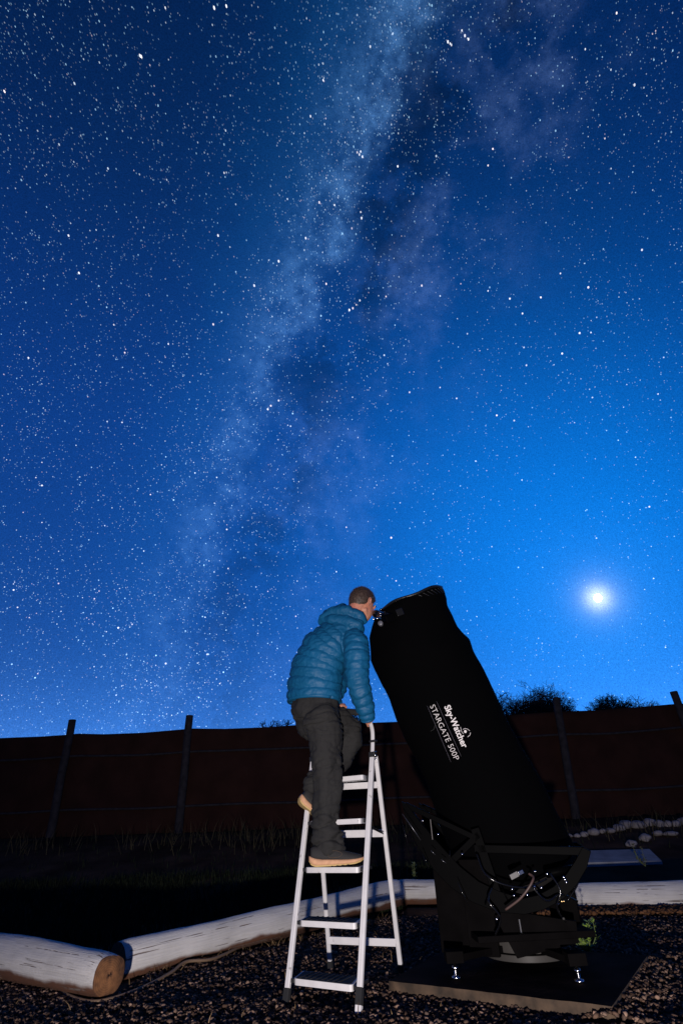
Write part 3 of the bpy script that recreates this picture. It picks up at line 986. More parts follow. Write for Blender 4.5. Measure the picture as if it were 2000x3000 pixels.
for z, h in ((0.148, 0.037), (0.706, 0.040), (0.968, 0.036)):
    a = RL.lerp(topL_rear, z / 1.13); b = RR.lerp(topR_rear, z / 1.13)
    MB().box((a + b) / 2 - bk * 0.013, (b - a).length - 0.01, 0.012, h, b - a, bk).build('crossbar', M_WHITE, ladder, bevel=0.002)
steps = [(0.090, 0.19), (0.318, 0.17), (0.552, 0.155), (0.782, 0.135), (1.012, 0.12)]
STEP3 = None
bks = Vector((0.22, 0.975, 0)).normalized()
for si, (z, depth) in enumerate(steps):
    depth *= 0.85
    L = FL.lerp(TL, z / 1.13); R = FR.lerp(TR, z / 1.12)
    a = L + sd * 0.040 - bk * 0.012; b = R - sd * 0.034 - bk * 0.012
    # rounded-corner tray outline in the step plane
    w = (b - a).dot(sd); rc = 0.022; out = []
    loc = lambda u, v: a + sd * u + bks * v
    for (cu, cv, a0) in ((rc, rc, 180), (w - rc, rc, 270)):
        for k in range(6):
            th = math.radians(a0 + k * 18); out.append((cu + rc * math.cos(th), cv + rc * math.sin(th)))
    out += [(w, depth), (0, depth)]
    n = len(out); th_ = 0.026
    vs = [loc(u, v) + Vector((0, 0, z - a.z)) for u, v in out]
    zt = z + 0.0
    top = [Vector((p.x, p.y, zt)) for p in vs]; bot_ = [Vector((p.x, p.y, zt - th_)) for p in vs]
    cen = sum((p for p in vs), Vector()) / n
    inn = [Vector((p.x + (cen.x - p.x) * 0.06, p.y + (cen.y - p.y) * 0.08, zt)) for p in vs]
    innb = [Vector((p.x, p.y, zt - 0.006)) for p in inn]
    mb = MB().add(top + bot_ + inn + innb, [(i, (i + 1) % n, n + (i + 1) % n, n + i) for i in range(n)] + [(i, 2 * n + i, 2 * n + (i + 1) % n, (i + 1) % n) for i in range(n)] +
                  [(2 * n + i, 3 * n + i, 3 * n + (i + 1) % n, 2 * n + (i + 1) % n) for i in range(n)] + [tuple(range(2 * n - 1, n - 1, -1)), tuple(range(3 * n, 4 * n))])
    st = mb.build('step', M_WHITE, ladder, bevel=0.003)
    tr = MB().add([p + Vector((0, 0, -0.004)) for p in inn] + [p + Vector((0, 0, 0.002)) for p in inn], [(i, (i + 1) % n, n + (i + 1) % n, n + i) for i in range(n)] + [tuple(range(n - 1, -1, -1)), tuple(range(n, 2 * n))])
    for k in range(1, 9):
        u = w * (0.07 + 0.86 * k / 9)
        c0 = loc(u, depth * 0.5); tr.box(Vector((c0.x, c0.y, zt + 0.003)), 0.006, depth * 0.78, 0.004, sd, bk)
    tr.build('tread', M_RUBBER, st)
    # pivot brackets on both ends
    for p, s in ((L, 1), (R, -1)):
        q = Vector((p.x, p.y, z - 0.012)) + sd * (0.026 * s) + bk * 0.02
        MB().box(q, 0.022, 0.05, 0.018, sd, bk).build('bracket', M_BLACKP, st, bevel=0.003)
        q2 = q + bk * (depth * 0.5)
        MB().box(q + bk * (depth * 0.38) - sd * (0.0 if s > 0 else 0.012), 0.006, depth * 0.7, 0.014, sd, bk).build('side_strap', M_CHROME if si % 2 else M_BLACKP, st)
    if si == 2: STEP3 = (a, b, z)
# spreader bars between front and rear at step four
for f_, t_, g_, h_ in ((FR, TR, RR, topR_rear),):
    a = f_.lerp(t_, 0.66) + bk * 0.02; b = g_.lerp(h_, 0.62)
    MB().box((a + b) / 2, (b - a).length, 0.004, 0.014, b - a, sd).build('spreader', M_CHROME, ladder)
# handrail bow with foam grip
def upz(v, dz): return Vector((v.x, v.y, v.z + dz))
bowR = [TR + Vector((0, 0, 0.0)), at_y(1091, 2170, 3.72), at_y(1090, 2140, 3.735), at_y(1083, 2115, 3.76), at_y(1073, 2098, 3.79), at_y(1056, 2089, 3.83)]
gripA = at_y(1052, 2088, 3.84); gripB = at_y(1002, 2083, 3.93)
bowL = [TL, TL + Vector((0.0, 0.02, 0.10)), TL + Vector((0.012, 0.05, 0.20)), TL + Vector((0.05, 0.07, 0.265)), gripB]
MB().tube(smooth_path(bowR, 5), [(0.0085, 0.014)] * (5 * 5 + 1), 12, up=bk).build('handrail', M_WHITE, ladder, True)
MB().tube(smooth_path(bowL, 5), [(0.0085, 0.014)] * (4 * 5 + 1), 12, up=bk).build('handrail', M_WHITE, ladder, True)
MB().tube([gripA, gripA.lerp(gripB, .1), gripA.lerp(gripB, .9), gripB], [0.018, 0.0205, 0.0205, 0.018], 16).build('foam_grip', M_RUBBER, ladder, True)
for p, q in ((bowR[1], 0.014), (TR + Vector((0, 0, 0.01)), 0.03)):
    MB().box(p + Vector((0.004, 0, -0.004)), 0.044, 0.036, q, sd, bk).build('clamp', M_BLACKP, ladder, bevel=0.004)
MB().box(TL + Vector((0.004, 0, 0.006)), 0.044, 0.036, 0.03, sd, bk).build('clamp', M_BLACKP, ladder, bevel=0.004)
MB().tube([TR + sd * 0.016, TR + sd * 0.028], 0.008, 10).build('hinge_pin', M_CHROME, ladder, True)
MB().box(TR + sd * 0.012 + bk * 0.022 + Vector((0, 0, 0.0)), 0.012, 0.02, 0.05, sd, bk).build('hinge_plate', M_CHROME, ladder, bevel=0.003)

# ------------------------------------------------------------------ the man
fd = Vector((0.80, 0.60, 0)).normalized()      # the way he faces
rd = Vector((0.60, -0.80, 0)).normalized()     # to his right
M_JACKET = mat('blue_quilted_nylon', (0.004, 0.086, 0.20), 0.55, noise=(5, 0.12), bump=(70, 0.5, 0.004), spec=0.28)
M_TROUS = mat('charcoal_trousers', (0.0215, 0.0210, 0.0215), 0.85, noise=(90, 0.10), bump=(320, 0.2, 0.001), spec=0.2)
M_SKIN = mat('skin', (0.52, 0.235, 0.155), 0.5, noise=(30, 0.08), mix2=((0.50, 0.18, 0.12), 14, 0.45, 0.7), bump=(180, 0.12, 0.001))
M_SKIN.node_tree.nodes['Principled BSDF'].inputs['Subsurface Weight'].default_value = 0.12
M_SKIN.node_tree.nodes['Principled BSDF'].inputs['Subsurface Radius'].default_value = (0.01, 0.004, 0.002)
M_HAIR = mat('short_brown_hair', (0.050, 0.030, 0.022), 0.6, noise=(60, 0.4))
person = thing('person', 'man in a blue quilted hooded jacket and dark trousers leaning to a telescope eyepiece', 'person', (-0.12, 3.7, 0.58))

hipR = at_y(950, 2095, 3.68); hipL = hipR - rd * 0.19 + Vector((0, 0, 0.0))
kneeR = at_y(952, 2250, 3.69); ankR = at_y(958, 2470, 3.70)
kneeL = at_y(1030, 2150, 3.96); ankL = at_y(906, 2318, 3.81)
shR = at_y(1046, 1878, 3.64); shL = shR - rd * 0.36 - fd * 0.02
elbR = at_y(1048, 2000, 3.60); wrR = at_y(1076, 2098, 3.70)
elbL = shL + Vector((0.02, 0.02, -0.30)); wrL = at_y(990, 2072, 3.93)
neck = at_y(1036, 1828, 3.77); headc = at_y(1061, 1771, 3.785)
chest = at_y(985, 1905, 3.78); waist = at_y(945, 2010, 3.78); pelvis = (hipR + hipL) / 2 + Vector((0, 0, 0.05))
hf = Vector((0.68, 0.70, -0.48)).normalized()      # head facing
hu = (Vector((0.16, 0.05, 1)) - hf * Vector((0.16, 0.05, 1)).dot(hf)).normalized()
hr = hf.cross(hu).normalized()

# body: one continuous surface (head with face, neck, trunk, arms, hands, legs, feet)
bd = MB()
HC = headc
bd.ell(HC + hu * 0.018 - hf * 0.012, hr * 0.076, hf * 0.096, hu * 0.098, 24, 16)
bd.ell(HC - hu * 0.040 + hf * 0.036, hr * 0.063, hf * 0.066, hu * 0.084, 20, 14)
bd.ell(HC - hu * 0.085 + hf * 0.060, hr * 0.034, hf * 0.034, hu * 0.030, 16, 10)          # chin
bd.limb([HC - hu * 0.060 + hf * 0.0 - hr * 0.050, HC - hu * 0.092 + hf * 0.055 - hr * 0.026], [0.022, 0.019], 10)   # jaw
bd.limb([HC - hu * 0.060 + hf * 0.0 + hr * 0.050, HC - hu * 0.092 + hf * 0.055 + hr * 0.026], [0.022, 0.019], 10)
bd.limb([HC - hu * 0.002 + hf * 0.088, HC - hu * 0.038 + hf * 0.098], [0.008, 0.010], 10)   # nose
bd.ell(HC + hu * 0.024 + hf * 0.083, hr * 0.055, hf * 0.014, hu * 0.010, 14, 8)             # brow
bd.ell(HC - hu * 0.060 + hf * 0.092, hr * 0.026, hf * 0.009, hu * 0.006, 12, 8)             # lips
bd.ell(HC - hu * 0.070 + hf * 0.090, hr * 0.022, hf * 0.009, hu * 0.006, 12, 8)
for s in (-1, 1):   # ears: rim, lobe
    e0 = HC + hr * (s * 0.076) - hf * 0.004 - hu * 0.008
    outw = (hr * s - hf * 0.55).normalized(); ev = hu
    ring = [e0 + outw * (0.017 + 0.010 * math.cos(w)) * 1.0 + hf * (-0.002 - 0.013 * math.cos(w)) + ev * (0.027 * math.sin(w) + 0.004) for w in np.linspace(-2.2, 3.4, 12)]
    bd.limb(ring, [0.0062] * 12, 8)
    bd.ell(e0 + outw * 0.006, hf * 0.011, outw * 0.004, ev * 0.024, 10, 8)
    bd.ell(e0 + outw * 0.010 - ev * 0.026, hf * 0.008, outw * 0.005, ev * 0.009, 10, 8)
    bd.ell(HC + hr * (s * 0.03) + hf * 0.083 + hu * 0.004, hr * 0.013, hf * 0.010, hu * 0.009, 10, 8)   # eyes
bd.limb([HC - hu * 0.03 - hf * 0.03, neck + Vector((-0.03, -0.01, 0)), neck + Vector((-0.06, 0, -0.10))], [0.058, 0.062, 0.085], 18)
bd.limb([neck + Vector((-0.05, 0, -0.1)), chest, waist, pelvis], [(0.09, 0.07), (0.13, 0.08), (0.12, 0.08), (0.12, 0.08)], 20, up=rd)
bd.limb([shR, shL], [0.045, 0.045], 14)
for sh, el_, wr in ((shR, elbR, wrR), (shL, elbL, wrL)):
    bd.limb([sh, sh.lerp(el_, .5), el_, el_.lerp(wr, .5), wr], [0.045, 0.040, 0.034, 0.032, 0.027], 14)
for hp, kn, an, hv in ((hipR, kneeR, ankR, 1), (hipL, kneeL, ankL, 0)):
    bd.limb([hp, hp.lerp(kn, .5), kn, kn.lerp(an, .4), an], [0.070, 0.062, 0.048, 0.042, 0.030], 14)
footR_dir = Vector((1, 0.02, 0)); footL_h = at_y(882, 2345, 3.78); footL_t = at_y(968, 2392, 3.83)
bd.limb([ankR, ankR + Vector((0.01, -0.035, -0.035)), ankR + Vector((0.07, -0.01, -0.055))], [0.028, 0.018, 0.010], 10)
bd.limb([ankL, footL_h.lerp(footL_t, .45) + Vector((.03, .02, .04)), footL_h.lerp(footL_t, .8) + Vector((.03, .02, .04))], [0.024, 0.016, 0.010], 10)


def hand(mb, wrist, palm_c, bar_p, bar_d, grip_r, out, side):
    """hand closed on a bar: palm, four fingers curled round it, thumb from the palm's side"""
    bar_d = bar_d.normalized(); out = (out - bar_d * out.dot(bar_d)).normalized(); o2 = bar_d.cross(out)
    mb.limb([wrist, wrist.lerp(palm_c, .6)], [(0.024, 0.028), (0.026, 0.03)], 12)
    pc = bar_p + out * (grip_r + 0.016)
    mb.limb([wrist.lerp(pc, .4), pc], [(0.022, 0.034), (0.016, 0.038)], 14, up=out)
    for i, (ln, r) in enumerate(((0.92, .0085), (1.0, .009), (0.96, .0088), (0.8, .0078))):
        c = bar_p + bar_d * ((i - 1.5) * 0.0195)
        ch = []
        for k in range(6):
            w = side * (0.15 + k * 0.62 * ln)
            rr = grip_r + 0.009
            ch.append(c + out * (math.cos(w) * rr) + o2 * (math.sin(w) * rr))
        mb.limb([pc.lerp(ch[0], .5)] + ch, [r * 1.15, r * 1.12, r, r * 1.02, r * .95, r * .9, r * .78], 8)
    c = bar_p - bar_d * 0.042
    ch = [pc - bar_d * 0.028] + [c + out * (math.cos(w) * (grip_r + .011)) + o2 * (math.sin(w) * (grip_r + .011)) for w in (-side * 0.4, -side * 1.1, -side * 1.8)]
    mb.limb(ch, [.013, .0115, .0105, .0085], 8)


gd = (gripA - gripB).normalized()
hand(bd, wrR, at_y(1080, 2112, 3.74), at_y(1080, 2112, 3.765), (bowR[2] - bowR[4]), 0.010, Vector((-0.1, -0.45, 0.9)), 1)
hand(bd, wrL, gripB, gripB + gd * 0.012, gd, 0.0205, Vector((-0.1, -0.2, 1.0)), 1)
me = fuse(bd, 0.0045, 2)
body = link('body', me, M_SKIN, person)

# hair: grown from the head surface above the hairline, with short bristles
co = get_co(me) + np.array(person.location); no = get_no(me)
hv = co - np.array(HC); a_ = hv @ np.array(hf); b_ = hv @ np.array(hu); c_ = hv @ np.array(hr)
# hairline: high at the front, over the ears, down to the nape at the back
line = np.interp(a_, [-0.11, -0.06, -0.025, 0.0, 0.03, 0.055, 0.075, 0.12], [-0.055, -0.060, -0.035, 0.012, 0.012, 0.045, 0.065, 0.08])
near = (np.linalg.norm(hv, axis=1) < 0.15) & (np.abs(c_) < 0.084)
hm = np.clip((b_ - line) / 0.022, 0, 1) * near
faces = [p for p in me.polygons if min(hm[i] for i in p.vertices) > 0.0]
ids = sorted({i for p in faces for i in p.vertices}); mp = {k: i for i, k in enumerate(ids)}
hvs = []
for i in ids:
    k = float(hm[i]); p = co[i]
    lift = 0.0012 + k * (0.0075 + 0.003 * nz(p, 60)) * (1 + 0.5 * max(0, b_[i]) / 0.1)
    hvs.append(p + no[i] * lift)
hb = MB().add(hvs, [tuple(mp[i] for i in p.vertices) for p in faces])
pool = [(i, float(hm[k])) for i, k in enumerate(ids)]
for _ in range(9000):
    i, k = random.choice(pool)
    p = Vector(hvs[i]); n_ = Vector([float(c) for c in no[ids[i]]])
    d = (n_ + Vector((random.gauss(0, .35), random.gauss(0, .35), random.gauss(-.25, .35))) + hf * 0.25).normalized()
    L = random.uniform(0.003, 0.005) + 0.008 * k; sd_ = d.orthogonal().normalized() * 0.0006
    p = p - n_ * 0.002 + Vector((random.gauss(0, .002), random.gauss(0, .002), random.gauss(0, .002)))
    hb.add([p - sd_, p + sd_, p + d * L], [(0, 1, 2)])
hair = hb.build('hair', M_HAIR, person, True)


def dist_chain(P, chain):
    """nearest distance and arclength along a polyline for an array of points"""
    best = np.full(len(P), 1e9); arc = np.zeros(len(P)); acc = 0.0
    for a, b in zip(chain[:-1], chain[1:]):
        a = np.array(a); b = np.array(b); L = np.linalg.norm(b - a); d = (b - a) / L
        t = np.clip((P - a) @ d, 0, L); q = np.linalg.norm(P - a - t[:, None] * d, axis=1)
        m_ = q < best; best[m_] = q[m_]; arc[m_] = acc + t[m_]; acc += L
    return best, arc


# jacket
jk = MB()
spine = [at_y(919, 2046, 3.79), at_y(921, 2008, 3.79), at_y(930, 1958, 3.79), at_y(954, 1903, 3.785), at_y(992, 1862, 3.78), at_y(1018, 1838, 3.775)]
jr = [(0.206, 0.166), (0.206, 0.168), (0.204, 0.168), (0.198, 0.158), (0.168, 0.128), (0.110, 0.092)]
P0 = spine[0] - (spine[1] - spine[0]) * 0.25
jk.tube([P0] + spine, [(0.202, 0.158)] + jr, 32, up=rd)
jk.ell(at_y(1012, 1850, 3.775), rd * 0.17, fd * 0.09, Vector((-.02, 0, 0.085)), 20, 12)
jk.ell(at_y(962, 1970, 3.82), rd * 0.10, fd * 0.12, Vector((-.05, 0, 0.18)), 20, 12)       # front of the jacket hanging forward
shRj = shR + Vector((-0.008, 0, 0.004)); shLj = shL
jk.limb([shRj, shRj.lerp(shLj, .5) + Vector((0, 0, 0.02)), shLj], [0.082, 0.09, 0.08], 18)
armR = [shRj, at_y(1045, 1925, 3.60), at_y(1046, 1985, 3.60), at_y(1056, 2030, 3.62), at_y(1069, 2072, 3.66), at_y(1075, 2098, 3.69)]
jk.limb(armR[:-1] + [armR[-1]], [0.083, 0.083, 0.076, 0.069, 0.062, 0.050], 20)
armL = [shLj, shLj.lerp(elbL, .5), elbL, elbL.lerp(wrL, .45), elbL.lerp(wrL, .8)]
jk.limb(armL, [0.080, 0.075, 0.068, 0.060, 0.048], 18)
# stand-up collar
nk = (HC - neck).normalized()
jk.limb([neck - nk * 0.07 + Vector((-0.02, 0, 0)), neck - nk * 0.01 + Vector((-0.012, 0, 0.0))], [(0.085, 0.080), (0.074, 0.070)], 20, up=rd)
me = fuse(jk, 0.0075, 5)
co = get_co(me); no = get_no(me)
dT, aT = dist_chain(co, [P0] + spine); dR, aR = dist_chain(co, armR); dL, aL = dist_chain(co, armL)
wR_ = 1 / (1 + np.exp((dR - 0.097) / 0.006)) * (co[:, 1] < 3.74); wL_ = 1 / (1 + np.exp((dL - 0.092) / 0.006)) * (co[:, 1] > 3.80) * (1 - wR_)
wT = 1 - np.maximum(wR_, wL_)


def puff(a, per, ph=0.0):
    s = np.abs(np.sin(np.pi * (a / per + ph)))
    return s ** 0.45


wav = np.array([nz(p, 7) * 0.012 + nz(p, 22, 4) * 0.004 for p in co])
sx = (co @ np.array(rd)); sx = sx - sx.mean()
h = wT * puff(aT + wav + sx * 0.05, 0.064) * 0.016 + wR_ * puff(aR + wav, 0.054) * 0.011 + wL_ * puff(aL + wav, 0.053) * 0.015
# stitched armhole seam and wrinkles
seam = np.exp(-((dR - 0.097) / 0.007) ** 2) * (co[:, 1] < 3.76) * 0.010
wr_ = np.array([nz((p[0] * 1.0, p[1], p[2] * 2.6), 26, 1.0) * 0.0048 + nz(p, 60, 2.0) * 0.0016 for p in co])
set_co(me, co + no * (h - 0.006 - seam * 0.7 + wr_ * 1.25)[:, None])
jacket = link('jacket', me, M_JACKET, person)
# hem band, cuffs
def ring_at(c, ax_, rx, ry, up, r, nm, m_, par):
    up = (up - ax_ * up.dot(ax_)).normalized(); v_ = ax_.cross(up)
    P = [c + up * (rx * math.cos(w)) + v_ * (ry * math.sin(w)) for w in np.linspace(0, 2 * math.pi, 40)]
    return MB().tube(P, r, 8).build(nm, m_, par, True)
ax_ = (spine[0] - P0).normalized()
ring_at(P0 + ax_ * 0.004, ax_, 0.200, 0.157, rd, 0.012, 'hem', M_JACKET, jacket)
ring_at(armR[-1] + (armR[-1] - armR[-2]).normalized() * 0.018, (armR[-1] - armR[-2]).normalized(), 0.040, 0.040, rd, 0.009, 'cuff', M_JACKET, jacket)
# pocket zip along the side seam
zp = [at_y(1010, 1955, 3.66), at_y(1000, 1975, 3.67), at_y(988, 2000, 3.66), at_y(982, 2020, 3.65)]
# hood: folded pouch lying on the shoulders behind the neck
hd = MB()
h0 = at_y(948, 1812, 3.77); h1 = at_y(985, 1790, 3.72); h2 = at_y(1020, 1790, 3.68); h3 = at_y(1055, 1806, 3.68)
hd.limb([h0, h0.lerp(h1, .5) + Vector((0, 0, 0.008)), h1, h2, h3, at_y(1070, 1822, 3.70)], [(0.030, 0.032), (0.037, 0.042), (0.040, 0.045), (0.039, 0.045), (0.033, 0.040), (0.020, 0.028)], 18)
hd.limb([at_y(945, 1822, 3.80), at_y(975, 1818, 3.72), at_y(1015, 1822, 3.68), at_y(1055, 1832, 3.66)], [(0.030, 0.04), (0.042, 0.05), (0.045, 0.05), (0.034, 0.04)], 18)
hd.limb([h0, at_y(962, 1797, 3.87), at_y(1008, 1782, 3.92)], [0.034, 0.040, 0.036], 16)
me = fuse(hd, 0.006, 4)
co = get_co(me); no = get_no(me)
dd = np.array([abs(math.sin(18 * p[2] + 6 * p[0] + 3 * nz(p, 6))) ** 0.5 * 0.010 + nz(p, 24, 3) * 0.006 + nz(p, 55, 5) * 0.002 for p in co])
set_co(me, co + no * (dd - 0.006)[:, None])
hood = link('hood', me, M_JACKET, person)

# trousers
tr = MB()
pel = pelvis + Vector((0, 0, 0.0))
tr.limb([at_y(925, 2055, 3.78), at_y(921, 2088, 3.78)], [(0.178, 0.142), (0.182, 0.150)], 26, up=rd)
tr.limb([hipR + Vector((-0.03, 0, -0.01)), at_y(950, 2130, 3.69), at_y(954, 2190, 3.69), at_y(956, 2250, 3.69), at_y(958, 2310, 3.69), at_y(954, 2370, 3.69), at_y(957, 2420, 3.70), at_y(961, 2458, 3.70), at_y(966, 2490, 3.69)],
        [0.120, 0.118, 0.104, 0.096, 0.090, 0.082, 0.083, 0.094, 0.088], 22)
tr.limb([hipL + Vector((0, 0, -0.01)), at_y(990, 2118, 3.90), at_y(1020, 2145, 3.95), at_y(1024, 2170, 3.95), at_y(1000, 2215, 3.94), at_y(950, 2262, 3.89), at_y(918, 2288, 3.83), at_y(908, 2306, 3.80)],
        [0.118, 0.112, 0.100, 0.100, 0.088, 0.074, 0.062, 0.054], 22)
me = fuse(tr, 0.0075, 4)
co = get_co(me); no = get_no(me)
lowR = np.exp(-((co[:, 2] - (ankR.z + 0.07)) / 0.10) ** 2)
dd = np.array([nz((p[0] * 1, p[1] * 1, p[2] * 0.45), 13, 2) * 0.018 + nz(p, 38, 7) * 0.003 for p in co])
fold = np.array([max(0, 1 - abs(nz((p[0] * 1.0, p[1], p[2] * 3.2), 7, 5)) * 7) for p in co])
kz = np.exp(-((co[:, 2] - kneeR.z) / 0.09) ** 2) * 0.5 + np.exp(-((co[:, 2] - hipR.z + 0.03) / 0.09) ** 2) * 0.6
set_co(me, co + no * (dd - fold * 0.016 * (lowR * 1.3 + kz + 0.30) + lowR * 0.006 * np.sin(co[:, 2] * 95 + co[:, 0] * 30))[:, None])
trous = link('trousers', me, M_TROUS, person)

# shoes
M_SOLE = mat('tan_foam_sole', (0.55, 0.30, 0.17), 0.75, noise=(40, 0.15), bump=(170, 0.5, 0.002))
M_OUTS = mat('gum_outsole', (0.50, 0.34, 0.13), 0.7, bump=(90, 0.5, 0.003))
M_UPPER = mat('black_knit_upper', (0.014, 0.013, 0.014), 0.8, bump=(260, 0.5, 0.002))
M_LINE = mat('tan_piping', (0.07, 0.045, 0.03), 0.7)


def shoe(heel, toe, up, label):
    ax = (toe - heel); L = ax.length; ax.normalize(); up = (up - ax * up.dot(ax)).normalized(); sdv = ax.cross(up)
    prof = [  # t, halfwidth, sole bottom, sole top, upper top
        (0.00, 0.018, 0.026, 0.052, 0.062), (0.04, 0.032, 0.008, 0.048, 0.095), (0.12, 0.038, 0.0, 0.040, 0.100), (0.25, 0.039, 0.0, 0.034, 0.094),
        (0.40, 0.038, 0.0, 0.032, 0.096), (0.55, 0.042, 0.0, 0.030, 0.082), (0.70, 0.048, 0.001, 0.029, 0.066), (0.84, 0.045, 0.006, 0.030, 0.056), (0.94, 0.032, 0.014, 0.033, 0.048), (1.0, 0.012, 0.024, 0.036, 0.040)]
    out = MB(); so = MB(); uo = MB()

    def loft(mb, rows):
        n = len(rows[0]); vs = [p for r in rows for p in r]
        fs = [(i * n + k, i * n + (k + 1) % n, (i + 1) * n + (k + 1) % n, (i + 1) * n + k) for i in range(len(rows) - 1) for k in range(n)]
        fs += [tuple(range(n))[::-1], tuple((len(rows) - 1) * n + k for k in range(n))]
        mb.add(vs, fs)
    ts = [p[0] for p in prof]
    R1, R2, R3 = [], [], []
    for t in np.linspace(0, 1, 30):
        t = float(t)
        hw, sb, stp, ut = (float(np.interp(t, ts, [p[j] for p in prof])) for j in (1, 2, 3, 4))
        c = heel + ax * (t * L)
        R1.append([c + sdv * (hw * u) + up * v for u, v in ((-1.0, sb), (1.0, sb), (1.03, sb + 0.007), (-1.03, sb + 0.007))])
        R2.append([c + sdv * (hw * u) + up * (sb + 0.006 + (stp - sb - 0.006) * v) for u, v in ((-1.0, 0), (1.0, 0), (1.10, .3), (1.08, .7), (0.93, 1), (-0.93, 1), (-1.08, .7), (-1.10, .3))])
        if 0.015 < t < 0.985:
            ring = []
            for k in range(14):
                w = math.pi * k / 13
                ring.append(c + sdv * (hw * 0.95 * math.copysign(abs(math.cos(w)) ** 0.7, math.cos(w))) + up * (stp - 0.004 + (ut - stp + 0.004) * abs(math.sin(w)) ** 0.8))
            R3.append(ring)
    loft(out, R1); loft(so, R2); loft(uo, R3)
    s = thing('x', None, None) if False else None
    u = uo.build('shoe', M_UPPER, person, True)
    so.build('sole', M_SOLE, u, True); out.build('outsole', M_OUTS, u)
    ln = [heel + ax * (L * t) + sdv * (0.0405) + up * z for t, z in ((0.36, 0.058), (0.42, 0.072), (0.52, 0.071), (0.60, 0.058), (0.56, 0.044), (0.45, 0.040), (0.36, 0.044))]
    MB().tube(smooth_path(ln + [ln[0]], 4), 0.0014, 5).build('piping', M_LINE, u, True)
    lace = MB()
    for k in range(4):
        t = 0.46 + 0.055 * k; z = float(np.interp(t, ts, [p[4] for p in prof])) + 0.001
        lace.tube([heel + ax * (L * t) + sdv * 0.02 + up * (z - 0.006), heel + ax * (L * (t + .01)) + up * (z + .003), heel + ax * (L * (t + .02)) - sdv * 0.02 + up * (z - 0.006)], 0.0022, 5)
    lace.build('lace', M_UPPER, u, True)
    u['label'] = label
    return u


shoe(Vector((-0.283, 3.655, STEP3[2] + 0.004)), Vector((0.030, 3.665, STEP3[2] + 0.004)), Vector((0, 0, 1)), 'black shoe with a tan sole standing on the third step')
hl = at_y(869, 2350, 3.765); tl_ = at_y(958, 2418, 3.83)
toe = hl + (tl_ - hl).normalized() * 0.285
shoe(hl, toe, Vector((0.62, 0.25, 0.75)), 'black shoe with a tan sole, heel raised behind the standing leg')

# ------------------------------------------------------------------ telescope
M_SHROUD = mat('black_shroud_cloth', (0.0014, 0.0014, 0.0017), 0.95, bump=(120, 0.3, 0.002), spec=0.02)
M_BLACK = mat('black_painted_metal', (0.0011, 0.0011, 0.0014), 0.5, bump=(60, 0.1, 0.001), spec=0.015)
M_GLOSS = mat('black_gloss_fitting', (0.004, 0.004, 0.005), 0.15, spec=0.6)
M_BOARD = mat('black_laminate', (0.0030, 0.0026, 0.0028), 0.75, noise=(8, 0.3), bump=(40, 0.2, 0.002), spec=0.02)
M_GOLD = mat('brass', (0.8, 0.55, 0.25), 0.25, 1.0)
M_GREY = mat('grey_drum', (0.045, 0.042, 0.040), 0.5, spec=0.2)
scope = thing('telescope', 'large black shrouded truss telescope on its rocker base pointing up to the left', 'telescope', (0.95, 3.85, 0.045))
left = [(1114, 1783), (1094, 1808), (1078, 1850), (1080, 1912), (1095, 1940), (1106, 1970), (1128, 2010), (1144, 2064), (1164, 2109), (1200, 2171), (1231, 2238), (1262, 2335), (1290, 2420), (1315, 2482), (1332, 2530)]
right = [(1292, 1728), (1304, 1752), (1314, 1795), (1346, 1862), (1385, 1912), (1399, 1950), (1418, 1988), (1447, 2045), (1472, 2097), (1506, 2165), (1545, 2240), (1597, 2330), (1640, 2420), (1675, 2490), (1694, 2530)]
n = 72; rows = []
NR = 90
u_ = np.linspace(0, 1, len(left)); uu = np.linspace(0, 1, NR)
lx = np.interp(uu, u_, [p[0] for p in left]); ly = np.interp(uu, u_, [p[1] for p in left])
rx_ = np.interp(uu, u_, [p[0] for p in right]); ry_ = np.interp(uu, u_, [p[1] for p in right])
topc = at_y(1203, 1768, 3.74); botc = at_y(1512, 2520, 4.05)
axis = (topc - botc).normalized()
su = (Vector((1, 0, 0)) - axis * axis.x).normalized(); sv = axis.cross(su)
for i in range(NR):
    Y = 3.74 + (4.05 - 3.74) * float(uu[i])
    a = at_y(float(lx[i]), float(ly[i]), Y); b = at_y(float(rx_[i]), float(ry_[i]), Y)
    c = (a + b) / 2
    r = abs((b - a).dot(su)) / 2
    if i == 0: TOPC, TOPR = c, r
    row = []
    for k in range(n):
        w = 2 * math.pi * k / n
        dn = mnoise.noise(Vector((math.cos(w) * 1.6, math.sin(w) * 1.6, uu[i] * 9))) * 0.010 + mnoise.noise(Vector((math.cos(w) * 5, math.sin(w) * 5, uu[i] * 26))) * 0.003
        # truss poles push the cloth out a little
        dn += 0.006 * math.cos(4 * w + 0.6)
        row.append(c + su * ((r + dn) * math.cos(w)) + sv * ((r + dn) * 0.96 * math.sin(w)))
    rows.append(row)
vs = [p for r in rows for p in r]
fs = [(i * n + k, (i + 1) * n + k, (i + 1) * n + (k + 1) % n, i * n + (k + 1) % n) for i in range(NR - 1) for k in range(n)]
shroud_mb = MB().add(vs, fs)
bvh = BVHTree.FromPolygons([Vector(v) for v in shroud_mb.v], shroud_mb.f)
shroud = shroud_mb.build('shroud', M_SHROUD, scope, True)
so_ = shroud.modifiers.new('thick', 'SOLIDIFY'); so_.thickness = 0.004
